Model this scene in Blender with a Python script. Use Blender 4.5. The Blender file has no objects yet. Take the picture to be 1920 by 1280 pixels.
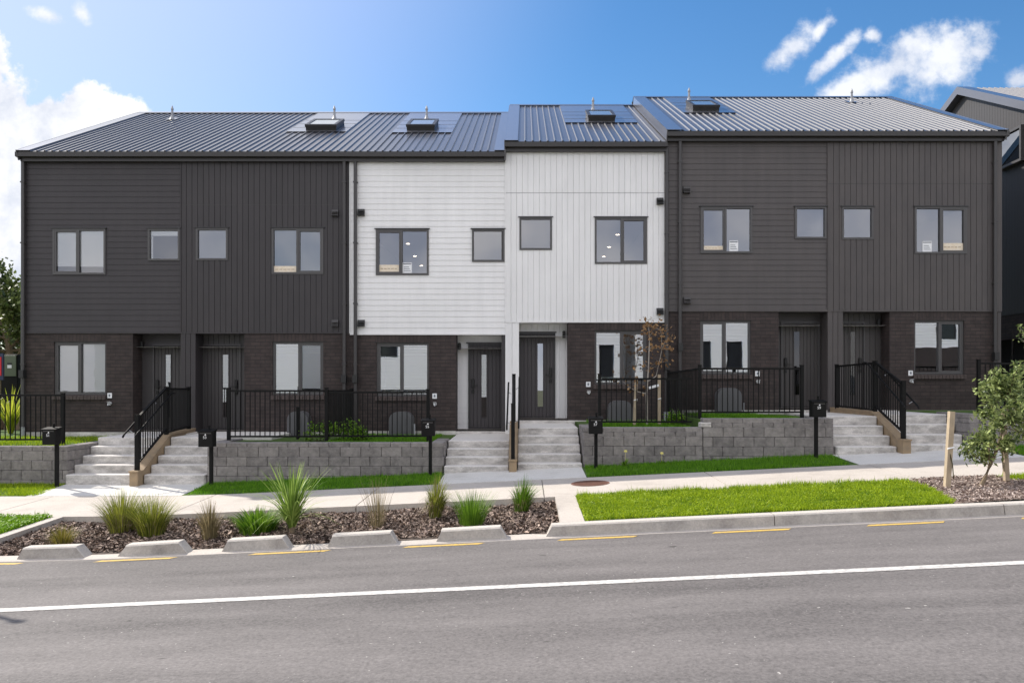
import bpy, math, random
import numpy as np
from mathutils import Vector, Matrix
random.seed(7); rng = np.random.default_rng(7)
C = bpy.context.scene.collection
scn = bpy.context.scene
R = math.radians

# ------------------------------------------------------------------ camera
ZC = 2.0; FPX = 1500.0; CX = 985.0; CY = 720.0
cam_d = bpy.data.cameras.new('camera'); cam = bpy.data.objects.new('camera', cam_d); C.objects.link(cam)
cam.location = (0, 0, ZC); cam.rotation_euler = (R(90), 0, 0)
cam_d.sensor_width = 36; cam_d.lens = 36 * FPX / 1920
cam_d.shift_x = -(CX - 960) / 1920; cam_d.shift_y = (CY - 640) / 1920
cam_d.clip_start = 0.1; cam_d.clip_end = 2000
scn.camera = cam

# ------------------------------------------------------------------ sun, sky, exposure
SUN_DIR = Vector((-7.4, 5.15, 7.5)).normalized()          # towards the sun
sd = bpy.data.lights.new('sun', 'SUN'); sd.energy = 3.7; sd.angle = R(0.55); sd.color = (1.0, 0.93, 0.83)
sun = bpy.data.objects.new('sun', sd); C.objects.link(sun); sun.location = (-20, 15, 30)
sun.rotation_euler = (-SUN_DIR).to_track_quat('-Z', 'Y').to_euler()

world = bpy.data.worlds.new('World'); scn.world = world; world.use_nodes = True
wn = world.node_tree; wn.nodes.clear(); wl = wn.links
def wnode(t, **kw):
    n = wn.nodes.new(t)
    for k, v in kw.items(): setattr(n, k, v)
    return n
sky = wnode('ShaderNodeTexSky'); sky.sky_type = 'NISHITA'; sky.sun_disc = False
sky.sun_elevation = math.asin(SUN_DIR.z); sky.sun_rotation = math.atan2(SUN_DIR.x, SUN_DIR.y)
sky.air_density = 1.0; sky.dust_density = 0.35; sky.ozone_density = 2.5
tc = wnode('ShaderNodeTexCoord')
def M(op, a, b=None, c=None):
    n = wnode('ShaderNodeMath', operation=op)
    for i, v in enumerate((a, b, c)):
        if v is None: continue
        if isinstance(v, (int, float)): n.inputs[i].default_value = v
        else: wl.new(v, n.inputs[i])
    return n.outputs[0]
sep = wnode('ShaderNodeSeparateXYZ'); wl.new(tc.outputs['Generated'], sep.inputs[0])
yy = M('MAXIMUM', sep.outputs[1], 0.05)
u = M('DIVIDE', sep.outputs[0], yy); v = M('DIVIDE', sep.outputs[2], yy)
uv = wnode('ShaderNodeCombineXYZ'); wl.new(u, uv.inputs[0]); wl.new(v, uv.inputs[1])
nz = wnode('ShaderNodeTexNoise'); nz.inputs['Scale'].default_value = 9; nz.inputs['Detail'].default_value = 9; nz.inputs['Roughness'].default_value = 0.62
wl.new(uv.outputs[0], nz.inputs['Vector'])
nz2 = wnode('ShaderNodeTexNoise'); nz2.inputs['Scale'].default_value = 24; nz2.inputs['Detail'].default_value = 6; nz2.inputs['Roughness'].default_value = 0.6
wl.new(uv.outputs[0], nz2.inputs['Vector'])
def blob(px, py, rx, ry, ang=0.0):
    m = wnode('ShaderNodeMapping', vector_type='TEXTURE')
    m.inputs['Location'].default_value = ((px - CX) / FPX, (CY - py) / FPX, 0)
    m.inputs['Rotation'].default_value = (0, 0, R(ang)); m.inputs['Scale'].default_value = (rx / FPX, ry / FPX, 1)
    wl.new(uv.outputs[0], m.inputs[0])
    l = wnode('ShaderNodeVectorMath', operation='LENGTH'); wl.new(m.outputs[0], l.inputs[0])
    return M('SUBTRACT', 1.0, l.outputs['Value'])
def union(bl):
    a = bl[0]
    for b in bl[1:]: a = M('MAXIMUM', a, b)
    return a
cum = union([blob(-20, 230, 120, 130), blob(95, 240, 95, 75), blob(150, 235, 75, 90), blob(40, 380, 170, 200), blob(215, 260, 75, 65),
             blob(150, 300, 150, 70), blob(-30, 130, 60, 90), blob(20, 470, 70, 110), blob(240, -420, 520, 250)])  # last blob: unseen cloud added above the frame to brighten the left roof
cum = M('ADD', M('ADD', cum, M('MULTIPLY', M('SUBTRACT', nz.outputs[0], 0.5), 2.2)), M('MULTIPLY', M('SUBTRACT', nz2.outputs[0], 0.5), 0.7))
rampc = wnode('ShaderNodeMapRange', interpolation_type='SMOOTHSTEP'); rampc.inputs[1].default_value = 0.0; rampc.inputs[2].default_value = 0.22; wl.new(cum, rampc.inputs[0])
wis = union([blob(1490, 88, 62, 26, 40), blob(1535, 60, 30, 14, 50), blob(1560, 110, 75, 16, 42), blob(1638, 66, 20, 16), blob(1750, 115, 135, 66, 10), blob(1800, 90, 70, 40, -8),
             blob(1665, 125, 110, 44, 28), blob(1620, 150, 100, 34, 28), blob(1912, 150, 34, 26), blob(88, 28, 34, 14, -12), blob(150, 25, 28, 16, -40), blob(1830, 95, 40, 22)])
wis = M('ADD', M('ADD', wis, M('MULTIPLY', M('SUBTRACT', nz2.outputs[0], 0.5), 2.4)), M('MULTIPLY', M('SUBTRACT', nz.outputs[0], 0.5), 1.9))
rampw = wnode('ShaderNodeMapRange', interpolation_type='SMOOTHSTEP'); rampw.inputs[1].default_value = -0.20; rampw.inputs[2].default_value = 0.85; wl.new(wis, rampw.inputs[0])
front = M('MAXIMUM', rampc.outputs[0], M('MULTIPLY', rampw.outputs[0], 0.85))
front = M('MULTIPLY', front, M('GREATER_THAN', sep.outputs[1], 0.06))
# unseen cloud behind the camera, for reflections, made extra bright to fill the facade
nb = wnode('ShaderNodeTexNoise'); nb.inputs['Scale'].default_value = 2.6; nb.inputs['Detail'].default_value = 6; wl.new(tc.outputs['Generated'], nb.inputs['Vector'])
rb = wnode('ShaderNodeMapRange', interpolation_type='SMOOTHSTEP'); rb.inputs[1].default_value = 0.20; rb.inputs[2].default_value = 0.44; wl.new(nb.outputs[0], rb.inputs[0])
back = M('MULTIPLY', rb.outputs[0], M('LESS_THAN', sep.outputs[1], -0.02))
mask = front; backm = M('MULTIPLY', back, 0.9)
ccol = wnode('ShaderNodeMix', data_type='RGBA'); shade = wnode('ShaderNodeMapRange'); shade.inputs[1].default_value = 0.36; shade.inputs[2].default_value = 0.56; wl.new(nz.outputs[0], shade.inputs[0]); wl.new(shade.outputs[0], ccol.inputs['Factor'])
ccol.inputs['A'].default_value = (4.3, 4.6, 5.3, 1); ccol.inputs['B'].default_value = (6.6, 6.6, 6.7, 1)
# Nishita is physically bright: cloud radiance below is given in the same units
mixw = wnode('ShaderNodeMix', data_type='RGBA'); wl.new(mask, mixw.inputs['Factor'])
hs = wnode('ShaderNodeHueSaturation'); hs.inputs['Saturation'].default_value = 1.28; hs.inputs['Value'].default_value = 0.93
wl.new(sky.outputs[0], hs.inputs['Color'])
dsun = wnode('ShaderNodeVectorMath', operation='DOT_PRODUCT'); wl.new(tc.outputs['Generated'], dsun.inputs[0]); dsun.inputs[1].default_value = tuple(SUN_DIR)
hz = wnode('ShaderNodeMapRange', interpolation_type='SMOOTHSTEP'); hz.inputs[1].default_value = 0.58; hz.inputs[2].default_value = 1.0; hz.inputs[4].default_value = 0.75; wl.new(dsun.outputs['Value'], hz.inputs[0])
hmix = wnode('ShaderNodeMix', data_type='RGBA'); wl.new(hz.outputs[0], hmix.inputs['Factor']); wl.new(hs.outputs[0], hmix.inputs['A']); hmix.inputs['B'].default_value = (4.6, 5.1, 6.9, 1)
bmix = wnode('ShaderNodeMix', data_type='RGBA'); wl.new(backm, bmix.inputs['Factor']); wl.new(hmix.outputs['Result'], bmix.inputs['A']); bc = wnode('ShaderNodeMix', data_type='RGBA'); bc.inputs['A'].default_value = (5.6, 5.9, 7.0, 1); bc.inputs['B'].default_value = (10.4, 10.0, 9.9, 1)
nb2 = wnode('ShaderNodeTexNoise'); nb2.inputs['Scale'].default_value = 7; nb2.inputs['Detail'].default_value = 5; wl.new(tc.outputs['Generated'], nb2.inputs['Vector'])
nb3 = wnode('ShaderNodeMapRange'); nb3.inputs[1].default_value = 0.38; nb3.inputs[2].default_value = 0.62; wl.new(nb2.outputs[0], nb3.inputs[0]); wl.new(nb3.outputs[0], bc.inputs['Factor']); wl.new(bc.outputs['Result'], bmix.inputs['B'])
wl.new(bmix.outputs['Result'], mixw.inputs['A']); wl.new(ccol.outputs['Result'], mixw.inputs['B'])
bg = wnode('ShaderNodeBackground'); bg.inputs['Strength'].default_value = 0.105
wo = wnode('ShaderNodeOutputWorld'); wl.new(mixw.outputs['Result'], bg.inputs['Color']); wl.new(bg.outputs[0], wo.inputs[0])

vs = scn.view_settings; vs.view_transform = 'Standard'; vs.look = 'None'; vs.exposure = 0.70; vs.gamma = 1; vs.use_curve_mapping = False
scn.cycles.max_bounces = 7; scn.cycles.transparent_max_bounces = 12; scn.cycles.caustics_reflective = False; scn.cycles.caustics_refractive = False
scn.cycles.use_denoising = True

# ------------------------------------------------------------------ materials
def mat(name, col, rough=0.6, metal=0.0, spec=0.5, noise=None, bump=None, col2=None, emit=None, coat=0.0, streak=0):
    m = bpy.data.materials.new(name); m.use_nodes = True; nt = m.node_tree; b = nt.nodes['Principled BSDF']
    b.inputs['Base Color'].default_value = (*col, 1); b.inputs['Roughness'].default_value = rough
    b.inputs['Metallic'].default_value = metal; b.inputs['Specular IOR Level'].default_value = spec
    b.inputs['Coat Weight'].default_value = coat; b.inputs['Coat Roughness'].default_value = 0.18
    geo = nt.nodes.new('ShaderNodeNewGeometry')
    if noise:
        n = nt.nodes.new('ShaderNodeTexNoise'); n.inputs['Scale'].default_value = noise[0]; n.inputs['Detail'].default_value = 6; n.inputs['Roughness'].default_value = 0.6
        nt.links.new(geo.outputs['Position'], n.inputs['Vector'])
        mr = nt.nodes.new('ShaderNodeMapRange'); mr.inputs[1].default_value = 0.5 - noise[1]; mr.inputs[2].default_value = 0.5 + noise[1]
        nt.links.new(n.outputs[0], mr.inputs[0])
        mx = nt.nodes.new('ShaderNodeMix'); mx.data_type = 'RGBA'
        mx.inputs['A'].default_value = (*col, 1); mx.inputs['B'].default_value = (*(col2 or tuple(c * 1.3 for c in col)), 1)
        nt.links.new(mr.outputs[0], mx.inputs['Factor']); nt.links.new(mx.outputs['Result'], b.inputs['Base Color'])
    if streak:
        mp = nt.nodes.new('ShaderNodeMapping'); mp.inputs['Scale'].default_value = (5, 5, .45); nt.links.new(geo.outputs['Position'], mp.inputs[0])
        n = nt.nodes.new('ShaderNodeTexNoise'); n.inputs['Scale'].default_value = 1; n.inputs['Detail'].default_value = 6; n.inputs['Roughness'].default_value = .7; nt.links.new(mp.outputs[0], n.inputs['Vector'])
        r_ = nt.nodes.new('ShaderNodeMapRange'); r_.inputs[1].default_value = .3; r_.inputs[2].default_value = .7; r_.inputs[3].default_value = 1 - streak; r_.inputs[4].default_value = 1 + streak; nt.links.new(n.outputs[0], r_.inputs[0])
        sc = nt.nodes.new('ShaderNodeVectorMath'); sc.operation = 'SCALE'; nt.links.new(mx.outputs['Result'], sc.inputs[0]); nt.links.new(r_.outputs[0], sc.inputs['Scale']); nt.links.new(sc.outputs[0], b.inputs['Base Color'])
    if bump:
        n = nt.nodes.new('ShaderNodeTexNoise'); n.inputs['Scale'].default_value = bump[0]; n.inputs['Detail'].default_value = 4
        nt.links.new(geo.outputs['Position'], n.inputs['Vector'])
        bp = nt.nodes.new('ShaderNodeBump'); bp.inputs['Strength'].default_value = bump[1]; bp.inputs['Distance'].default_value = bump[2]
        nt.links.new(n.outputs[0], bp.inputs['Height']); nt.links.new(bp.outputs[0], b.inputs['Normal'])
    if emit: b.inputs['Emission Color'].default_value = (*emit[0], 1); b.inputs['Emission Strength'].default_value = emit[1]
    return m

def brick_mat(name, soldier=False):
    m = bpy.data.materials.new(name); m.use_nodes = True; nt = m.node_tree; L = nt.links; b = nt.nodes['Principled BSDF']
    geo = nt.nodes.new('ShaderNodeNewGeometry'); s = nt.nodes.new('ShaderNodeSeparateXYZ'); L.new(geo.outputs['Position'], s.inputs[0])
    a = nt.nodes.new('ShaderNodeMath'); a.operation = 'ADD'; L.new(s.outputs[0], a.inputs[0]); L.new(s.outputs[1], a.inputs[1])
    cb = nt.nodes.new('ShaderNodeCombineXYZ')
    if soldier: L.new(s.outputs[2], cb.inputs[0]); L.new(a.outputs[0], cb.inputs[1])
    else: L.new(a.outputs[0], cb.inputs[0]); L.new(s.outputs[2], cb.inputs[1])
    t = nt.nodes.new('ShaderNodeTexBrick'); L.new(cb.outputs[0], t.inputs['Vector'])
    t.inputs['Scale'].default_value = 1; t.inputs['Brick Width'].default_value = 0.24 if not soldier else 0.6; t.inputs['Row Height'].default_value = 0.086
    t.inputs['Mortar Size'].default_value = 0.009; t.inputs['Mortar Smooth'].default_value = 0.25; t.inputs['Bias'].default_value = -0.1
    t.inputs['Color1'].default_value = (0.052, 0.038, 0.035, 1); t.inputs['Color2'].default_value = (0.038, 0.0285, 0.027, 1); t.inputs['Mortar'].default_value = (0.029, 0.024, 0.023, 1)
    n = nt.nodes.new('ShaderNodeTexNoise'); n.inputs['Scale'].default_value = 5; n.inputs['Detail'].default_value = 5; L.new(geo.outputs['Position'], n.inputs['Vector'])
    mr = nt.nodes.new('ShaderNodeMapRange'); mr.inputs[1].default_value = 0.3; mr.inputs[2].default_value = 0.75; mr.inputs[3].default_value = 0.75; mr.inputs[4].default_value = 1.35
    L.new(n.outputs[0], mr.inputs[0])
    mx = nt.nodes.new('ShaderNodeVectorMath'); mx.operation = 'SCALE'; L.new(t.outputs['Color'], mx.inputs[0]); L.new(mr.outputs[0], mx.inputs['Scale'])
    L.new(mx.outputs[0], b.inputs['Base Color']); b.inputs['Roughness'].default_value = 0.75; b.inputs['Specular IOR Level'].default_value = 0.4
    bp = nt.nodes.new('ShaderNodeBump'); bp.inputs['Strength'].default_value = 0.8; bp.inputs['Distance'].default_value = 0.006; bp.invert = True
    L.new(t.outputs['Fac'], bp.inputs['Height']); L.new(bp.outputs[0], b.inputs['Normal'])
    return m

def glass_mat(name, refl=0.34, tint=(0.80, 0.84, 0.86), wav=0.0004):
    m = bpy.data.materials.new(name); m.use_nodes = True; nt = m.node_tree; L = nt.links; nt.nodes.clear()
    out = nt.nodes.new('ShaderNodeOutputMaterial'); mx = nt.nodes.new('ShaderNodeMixShader')
    tr = nt.nodes.new('ShaderNodeBsdfTransparent'); tr.inputs[0].default_value = (*tint, 1)
    gl = nt.nodes.new('ShaderNodeBsdfGlossy'); gl.inputs['Roughness'].default_value = 0.0; gl.inputs['Color'].default_value = (0.93, 0.95, 1, 1)
    fr = nt.nodes.new('ShaderNodeFresnel'); fr.inputs[0].default_value = 1.5
    ad = nt.nodes.new('ShaderNodeMath'); ad.operation = 'ADD'; ad.use_clamp = True; ad.inputs[1].default_value = refl; L.new(fr.outputs[0], ad.inputs[0])
    geo = nt.nodes.new('ShaderNodeNewGeometry'); n = nt.nodes.new('ShaderNodeTexNoise'); n.inputs['Scale'].default_value = 2.2; n.inputs['Detail'].default_value = 1
    L.new(geo.outputs['Position'], n.inputs['Vector'])
    bp = nt.nodes.new('ShaderNodeBump'); bp.inputs['Strength'].default_value = 1; bp.inputs['Distance'].default_value = wav
    L.new(n.outputs[0], bp.inputs['Height']); L.new(bp.outputs[0], gl.inputs['Normal'])
    L.new(ad.outputs[0], mx.inputs[0]); L.new(tr.outputs[0], mx.inputs[1]); L.new(gl.outputs[0], mx.inputs[2]); L.new(mx.outputs[0], out.inputs[0])
    return m

def leaf_mat(name, c1, c2, scale=6, trans=0.35, rough=0.5):
    m = bpy.data.materials.new(name); m.use_nodes = True; nt = m.node_tree; L = nt.links; b = nt.nodes['Principled BSDF']; out = nt.nodes['Material Output']
    geo = nt.nodes.new('ShaderNodeNewGeometry'); n = nt.nodes.new('ShaderNodeTexNoise'); n.inputs['Scale'].default_value = scale; n.inputs['Detail'].default_value = 5; n.inputs['Roughness'].default_value = 0.7
    L.new(geo.outputs['Position'], n.inputs['Vector'])
    at = nt.nodes.new('ShaderNodeAttribute'); at.attribute_name = 'rnd'
    ad = nt.nodes.new('ShaderNodeMath'); ad.operation = 'ADD'; L.new(n.outputs[0], ad.inputs[0]); L.new(at.outputs['Fac'], ad.inputs[1])
    mr = nt.nodes.new('ShaderNodeMapRange'); mr.inputs[1].default_value = 0.50; mr.inputs[2].default_value = 1.4; L.new(ad.outputs[0], mr.inputs[0])
    mx = nt.nodes.new('ShaderNodeMix'); mx.data_type = 'RGBA'; mx.inputs['A'].default_value = (*c1, 1); mx.inputs['B'].default_value = (*c2, 1)
    L.new(mr.outputs[0], mx.inputs['Factor']); L.new(mx.outputs['Result'], b.inputs['Base Color']); b.inputs['Roughness'].default_value = rough
    b.inputs['Specular IOR Level'].default_value = 0.3
    tl = nt.nodes.new('ShaderNodeBsdfTranslucent'); L.new(mx.outputs['Result'], tl.inputs[0])
    ms = nt.nodes.new('ShaderNodeMixShader'); ms.inputs[0].default_value = trans
    L.new(b.outputs[0], ms.inputs[1]); L.new(tl.outputs[0], ms.inputs[2]); L.new(ms.outputs[0], out.inputs[0])
    return m

def asphalt_mat():
    m = bpy.data.materials.new('asphalt'); m.use_nodes = True; nt = m.node_tree; L = nt.links; b = nt.nodes['Principled BSDF']
    geo = nt.nodes.new('ShaderNodeNewGeometry')
    def noise(sc, det, vec=None, rough=0.6):
        n = nt.nodes.new('ShaderNodeTexNoise'); n.inputs['Scale'].default_value = sc; n.inputs['Detail'].default_value = det; n.inputs['Roughness'].default_value = rough
        L.new(vec or geo.outputs['Position'], n.inputs['Vector']); return n.outputs[0]
    mp = nt.nodes.new('ShaderNodeMapping'); mp.inputs['Scale'].default_value = (0.10, 1.15, 1); mp.inputs['Rotation'].default_value = (0, 0, R(1.5)); L.new(geo.outputs['Position'], mp.inputs[0])
    streak = noise(1.0, 3, mp.outputs[0]); fine = noise(38, 4, None, 0.8); speck = noise(22, 2); mid = noise(24, 3, None, 0.7)
    mp2 = nt.nodes.new('ShaderNodeMapping'); mp2.inputs['Scale'].default_value = (0.6, 2.2, 1); L.new(geo.outputs['Position'], mp2.inputs[0]); patch = noise(1.1, 5, mp2.outputs[0])
    def mm(op, a, bb):
        n = nt.nodes.new('ShaderNodeMath'); n.operation = op
        for i, x in enumerate((a, bb)):
            if isinstance(x, (int, float)): n.inputs[i].default_value = x
            else: L.new(x, n.inputs[i])
        return n.outputs[0]
    s = mm('ADD', mm('MULTIPLY', mm('SUBTRACT', streak, 0.5), 1.15), mm('MULTIPLY', mm('SUBTRACT', fine, 0.5), 1.9))
    s = mm('ADD', s, mm('ADD', mm('MULTIPLY', mm('SUBTRACT', patch, 0.5), 0.8), mm('MULTIPLY', mm('SUBTRACT', mid, 0.5), 0.9)))
    mr = nt.nodes.new('ShaderNodeMapRange'); mr.inputs[1].default_value = -0.55; mr.inputs[2].default_value = 0.55; L.new(s, mr.inputs[0])
    mx = nt.nodes.new('ShaderNodeMix'); mx.data_type = 'RGBA'; mx.inputs['A'].default_value = (0.076, 0.070, 0.068, 1); mx.inputs['B'].default_value = (0.225, 0.208, 0.200, 1)
    L.new(mr.outputs[0], mx.inputs['Factor'])
    sp = nt.nodes.new('ShaderNodeMapRange'); sp.inputs[1].default_value = 0.72; sp.inputs[2].default_value = 0.76; L.new(speck, sp.inputs[0])
    m2 = nt.nodes.new('ShaderNodeMix'); m2.data_type = 'RGBA'; L.new(mx.outputs['Result'], m2.inputs['A']); m2.inputs['B'].default_value = (0.46, 0.44, 0.41, 1)
    L.new(sp.outputs[0], m2.inputs['Factor'])
    mp3 = nt.nodes.new('ShaderNodeMapping'); mp3.inputs['Scale'].default_value = (1.3, 2.6, 1); mp3.inputs['Location'].default_value = (3.1, .4, 0); L.new(geo.outputs['Position'], mp3.inputs[0])
    st = noise(2.0, 2, mp3.outputs[0]); s3 = nt.nodes.new('ShaderNodeMapRange'); s3.inputs[1].default_value = 0.735; s3.inputs[2].default_value = 0.77; s3.inputs[4].default_value = 0.8; L.new(st, s3.inputs[0])
    m3_ = nt.nodes.new('ShaderNodeMix'); m3_.data_type = 'RGBA'; L.new(s3.outputs[0], m3_.inputs['Factor']); L.new(m2.outputs['Result'], m3_.inputs['A']); m3_.inputs['B'].default_value = (0.035, 0.032, 0.03, 1)
    L.new(m3_.outputs['Result'], b.inputs['Base Color'])
    b.inputs['Roughness'].default_value = 0.82; b.inputs['Specular IOR Level'].default_value = 0.35
    bp = nt.nodes.new('ShaderNodeBump'); bp.inputs['Strength'].default_value = 0.5; bp.inputs['Distance'].default_value = 0.004; L.new(fine, bp.inputs['Height']); L.new(bp.outputs[0], b.inputs['Normal'])
    return m

def stained_concrete(name, base, dark, amount=0.5, scale=3.0, vert=1.0, rough=0.85, shade_upright=False):
    m = bpy.data.materials.new(name); m.use_nodes = True; nt = m.node_tree; L = nt.links; b = nt.nodes['Principled BSDF']
    geo = nt.nodes.new('ShaderNodeNewGeometry'); mp = nt.nodes.new('ShaderNodeMapping'); mp.inputs['Scale'].default_value = (1, 1, vert); L.new(geo.outputs['Position'], mp.inputs[0])
    n = nt.nodes.new('ShaderNodeTexNoise'); n.inputs['Scale'].default_value = scale; n.inputs['Detail'].default_value = 8; n.inputs['Roughness'].default_value = 0.68; L.new(mp.outputs[0], n.inputs['Vector'])
    mr = nt.nodes.new('ShaderNodeMapRange'); mr.inputs[1].default_value = 0.62 - 0.25 * amount; mr.inputs[2].default_value = 0.72; L.new(n.outputs[0], mr.inputs[0])
    n2 = nt.nodes.new('ShaderNodeTexNoise'); n2.inputs['Scale'].default_value = 45; n2.inputs['Detail'].default_value = 4; L.new(geo.outputs['Position'], n2.inputs['Vector'])
    mx = nt.nodes.new('ShaderNodeMix'); mx.data_type = 'RGBA'; mx.inputs['A'].default_value = (*base, 1); mx.inputs['B'].default_value = (*dark, 1); L.new(mr.outputs[0], mx.inputs['Factor'])
    if shade_upright:  # shade painted in: upright faces take the dark stain colour, upward faces barely
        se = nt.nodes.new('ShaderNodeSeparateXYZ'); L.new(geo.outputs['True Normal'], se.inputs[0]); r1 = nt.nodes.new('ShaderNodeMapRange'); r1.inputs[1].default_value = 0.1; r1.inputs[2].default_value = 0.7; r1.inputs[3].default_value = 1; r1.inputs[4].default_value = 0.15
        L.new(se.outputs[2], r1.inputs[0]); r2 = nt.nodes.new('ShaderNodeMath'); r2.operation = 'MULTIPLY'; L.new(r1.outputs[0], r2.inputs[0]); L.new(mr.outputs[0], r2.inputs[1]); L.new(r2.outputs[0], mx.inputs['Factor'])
    m3 = nt.nodes.new('ShaderNodeMapRange'); m3.inputs[1].default_value = 0.3; m3.inputs[2].default_value = 0.7; m3.inputs[3].default_value = 0.88; m3.inputs[4].default_value = 1.1; L.new(n2.outputs[0], m3.inputs[0])
    sc = nt.nodes.new('ShaderNodeVectorMath'); sc.operation = 'SCALE'; L.new(mx.outputs['Result'], sc.inputs[0]); L.new(m3.outputs[0], sc.inputs['Scale'])
    L.new(sc.outputs[0], b.inputs['Base Color']); b.inputs['Roughness'].default_value = rough
    bp = nt.nodes.new('ShaderNodeBump'); bp.inputs['Strength'].default_value = 0.4; bp.inputs['Distance'].default_value = 0.003; L.new(n2.outputs[0], bp.inputs['Height']); L.new(bp.outputs[0], b.inputs['Normal'])
    return m

MAT = {}
MAT['char_l'] = mat('charcoal_cladding', (0.030, 0.0265, 0.0285), 0.55, noise=(1.3, 0.25), col2=(0.038, 0.033, 0.035), streak=.14)
MAT['char_r'] = mat('dark_grey_cladding', (0.064, 0.057, 0.057), 0.55, noise=(1.3, 0.25), col2=(0.080, 0.070, 0.067), streak=.14)
MAT['char_n'] = mat('neighbour_cladding', (0.045, 0.042, 0.044), 0.55)
MAT['white'] = mat('white_cladding', (0.75, 0.745, 0.74), 0.5, noise=(1.0, 0.25), col2=(0.82, 0.815, 0.81), streak=.05)
MAT['white_sun'] = mat('white_weatherboard', (0.80, 0.80, 0.80), 0.55)
MAT['brick'] = brick_mat('dark_brick'); MAT['soldier'] = brick_mat('soldier_brick', True)
MAT['brick_plain'] = mat('sill_brick', (0.060, 0.045, 0.041), 0.7, noise=(9, 0.2), bump=(60, 0.4, 0.003))
MAT['alu'] = mat('window_aluminium', (0.075, 0.072, 0.072), 0.42)
MAT['alu_pale'] = mat('pale_grey_flashing', (0.36, 0.36, 0.37), 0.5)
MAT['alu_dark'] = mat('dark_aluminium', (0.028, 0.027, 0.028), 0.4)
MAT['gutter'] = mat('gutter_metal', (0.030, 0.027, 0.026), 0.35)
MAT['pipe'] = mat('downpipe_metal', (0.045, 0.042, 0.042), 0.4)
MAT['roof'] = mat('roof_metal', (0.052, 0.053, 0.062), 0.45, spec=0.5, noise=(0.9, 0.25), col2=(0.068, 0.068, 0.078), coat=0.6)
MAT['flash'] = mat('flashing_metal', (0.085, 0.087, 0.10), 0.33, spec=0.7, noise=(3, 0.3), col2=(0.095, 0.095, 0.11), bump=(4, 0.3, 0.004), coat=0.9)
MAT['glass'] = glass_mat('window_glass', 0.40); MAT['glass_b'] = glass_mat('blind_window_glass', 0.13, (0.95, 0.96, 0.96), 0.0006); MAT['glass_lo'] = glass_mat('clear_window_glass', 0.19, (0.9, 0.92, 0.93), 0.0004); MAT['glass_dim'] = glass_mat('tinted_door_glass', 0.03, (0.15, 0.16, 0.17)); MAT['glass_dark'] = glass_mat('door_glass', 0.30, (0.3, 0.33, 0.35))
MAT['interior'] = mat('interior_paint', (0.80, 0.79, 0.79), 0.8)
MAT['carpet'] = mat('interior_floor', (0.22, 0.19, 0.17), 0.9)
MAT['black'] = mat('black_powdercoat', (0.004, 0.004, 0.004), 0.6, spec=0.2, noise=(4, 0.3), col2=(0.007, 0.007, 0.007))
MAT['rail'] = mat('black_handrail', (0.006, 0.006, 0.006), 0.65, spec=0.2)
MAT['blackbox'] = mat('black_plastic', (0.018, 0.018, 0.018), 0.5)
MAT['jet'] = mat('jet_black_lock', (0.004, 0.004, 0.004), 0.35)
MAT['steel'] = mat('galvanised_steel', (0.55, 0.56, 0.57), 0.35, metal=0.8)
MAT['paper'] = mat('white_paper', (0.82, 0.83, 0.84), 0.8)
MAT['ink'] = mat('printed_ink', (0.20, 0.22, 0.25), 0.8)
MAT['cream'] = mat('cream_card', (0.74, 0.62, 0.46), 0.8, noise=(14, 0.2), col2=(0.82, 0.74, 0.62))
MAT['blind'] = mat('white_blind', (0.88, 0.89, 0.88), 0.7)
MAT['timber'] = mat('treated_pine', (0.36, 0.26, 0.155), 0.8, noise=(7, 0.2), col2=(0.25, 0.19, 0.125), bump=(40, 0.4, 0.003))
MAT['stake'] = mat('stake_timber', (0.50, 0.40, 0.28), 0.8, noise=(9, 0.25), col2=(0.36, 0.29, 0.21), bump=(50, 0.4, 0.003))
def block_mat():
    m = mat('split_face_block', (0.1, 0.1, 0.1), 0.9, bump=(26, 1.0, 0.012)); nt = m.node_tree; L = nt.links; b = nt.nodes['Principled BSDF']
    at = nt.nodes.new('ShaderNodeAttribute'); at.attribute_name = 'rnd'; geo = nt.nodes.new('ShaderNodeNewGeometry')
    n = nt.nodes.new('ShaderNodeTexNoise'); n.inputs['Scale'].default_value = 7; n.inputs['Detail'].default_value = 6; n.inputs['Roughness'].default_value = 0.7; L.new(geo.outputs['Position'], n.inputs['Vector'])
    n2 = nt.nodes.new('ShaderNodeTexNoise'); n2.inputs['Scale'].default_value = 1.1; n2.inputs['Detail'].default_value = 3; L.new(geo.outputs['Position'], n2.inputs['Vector'])
    a = nt.nodes.new('ShaderNodeMath'); a.operation = 'MULTIPLY_ADD'; L.new(at.outputs['Fac'], a.inputs[0]); a.inputs[1].default_value = 0.17; L.new(n.outputs[0], a.inputs[2])
    a2 = nt.nodes.new('ShaderNodeMath'); a2.operation = 'MULTIPLY_ADD'; L.new(n2.outputs[0], a2.inputs[0]); a2.inputs[1].default_value = 0.45; L.new(a.outputs[0], a2.inputs[2])
    mr = nt.nodes.new('ShaderNodeMapRange'); mr.inputs[1].default_value = 0.52; mr.inputs[2].default_value = 1.18; L.new(a2.outputs[0], mr.inputs[0])
    mx = nt.nodes.new('ShaderNodeMix'); mx.data_type = 'RGBA'; mx.inputs['A'].default_value = (0.125, 0.116, 0.113, 1); mx.inputs['B'].default_value = (0.38, 0.35, 0.33, 1)
    L.new(mr.outputs[0], mx.inputs['Factor']); L.new(mx.outputs['Result'], b.inputs['Base Color']); return m
MAT['block'] = block_mat()
MAT['step'] = stained_concrete('step_concrete', (0.70, 0.67, 0.63), (0.24, 0.225, 0.21), 1.0, 2.8, 2.4, shade_upright=True)
MAT['apron'] = stained_concrete('new_concrete', (0.66, 0.64, 0.60), (0.54, 0.52, 0.48), 0.5, 1.4)
MAT['path'] = stained_concrete('path_concrete', (0.50, 0.455, 0.405), (0.40, 0.36, 0.32), 0.6, 1.1)
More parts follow.
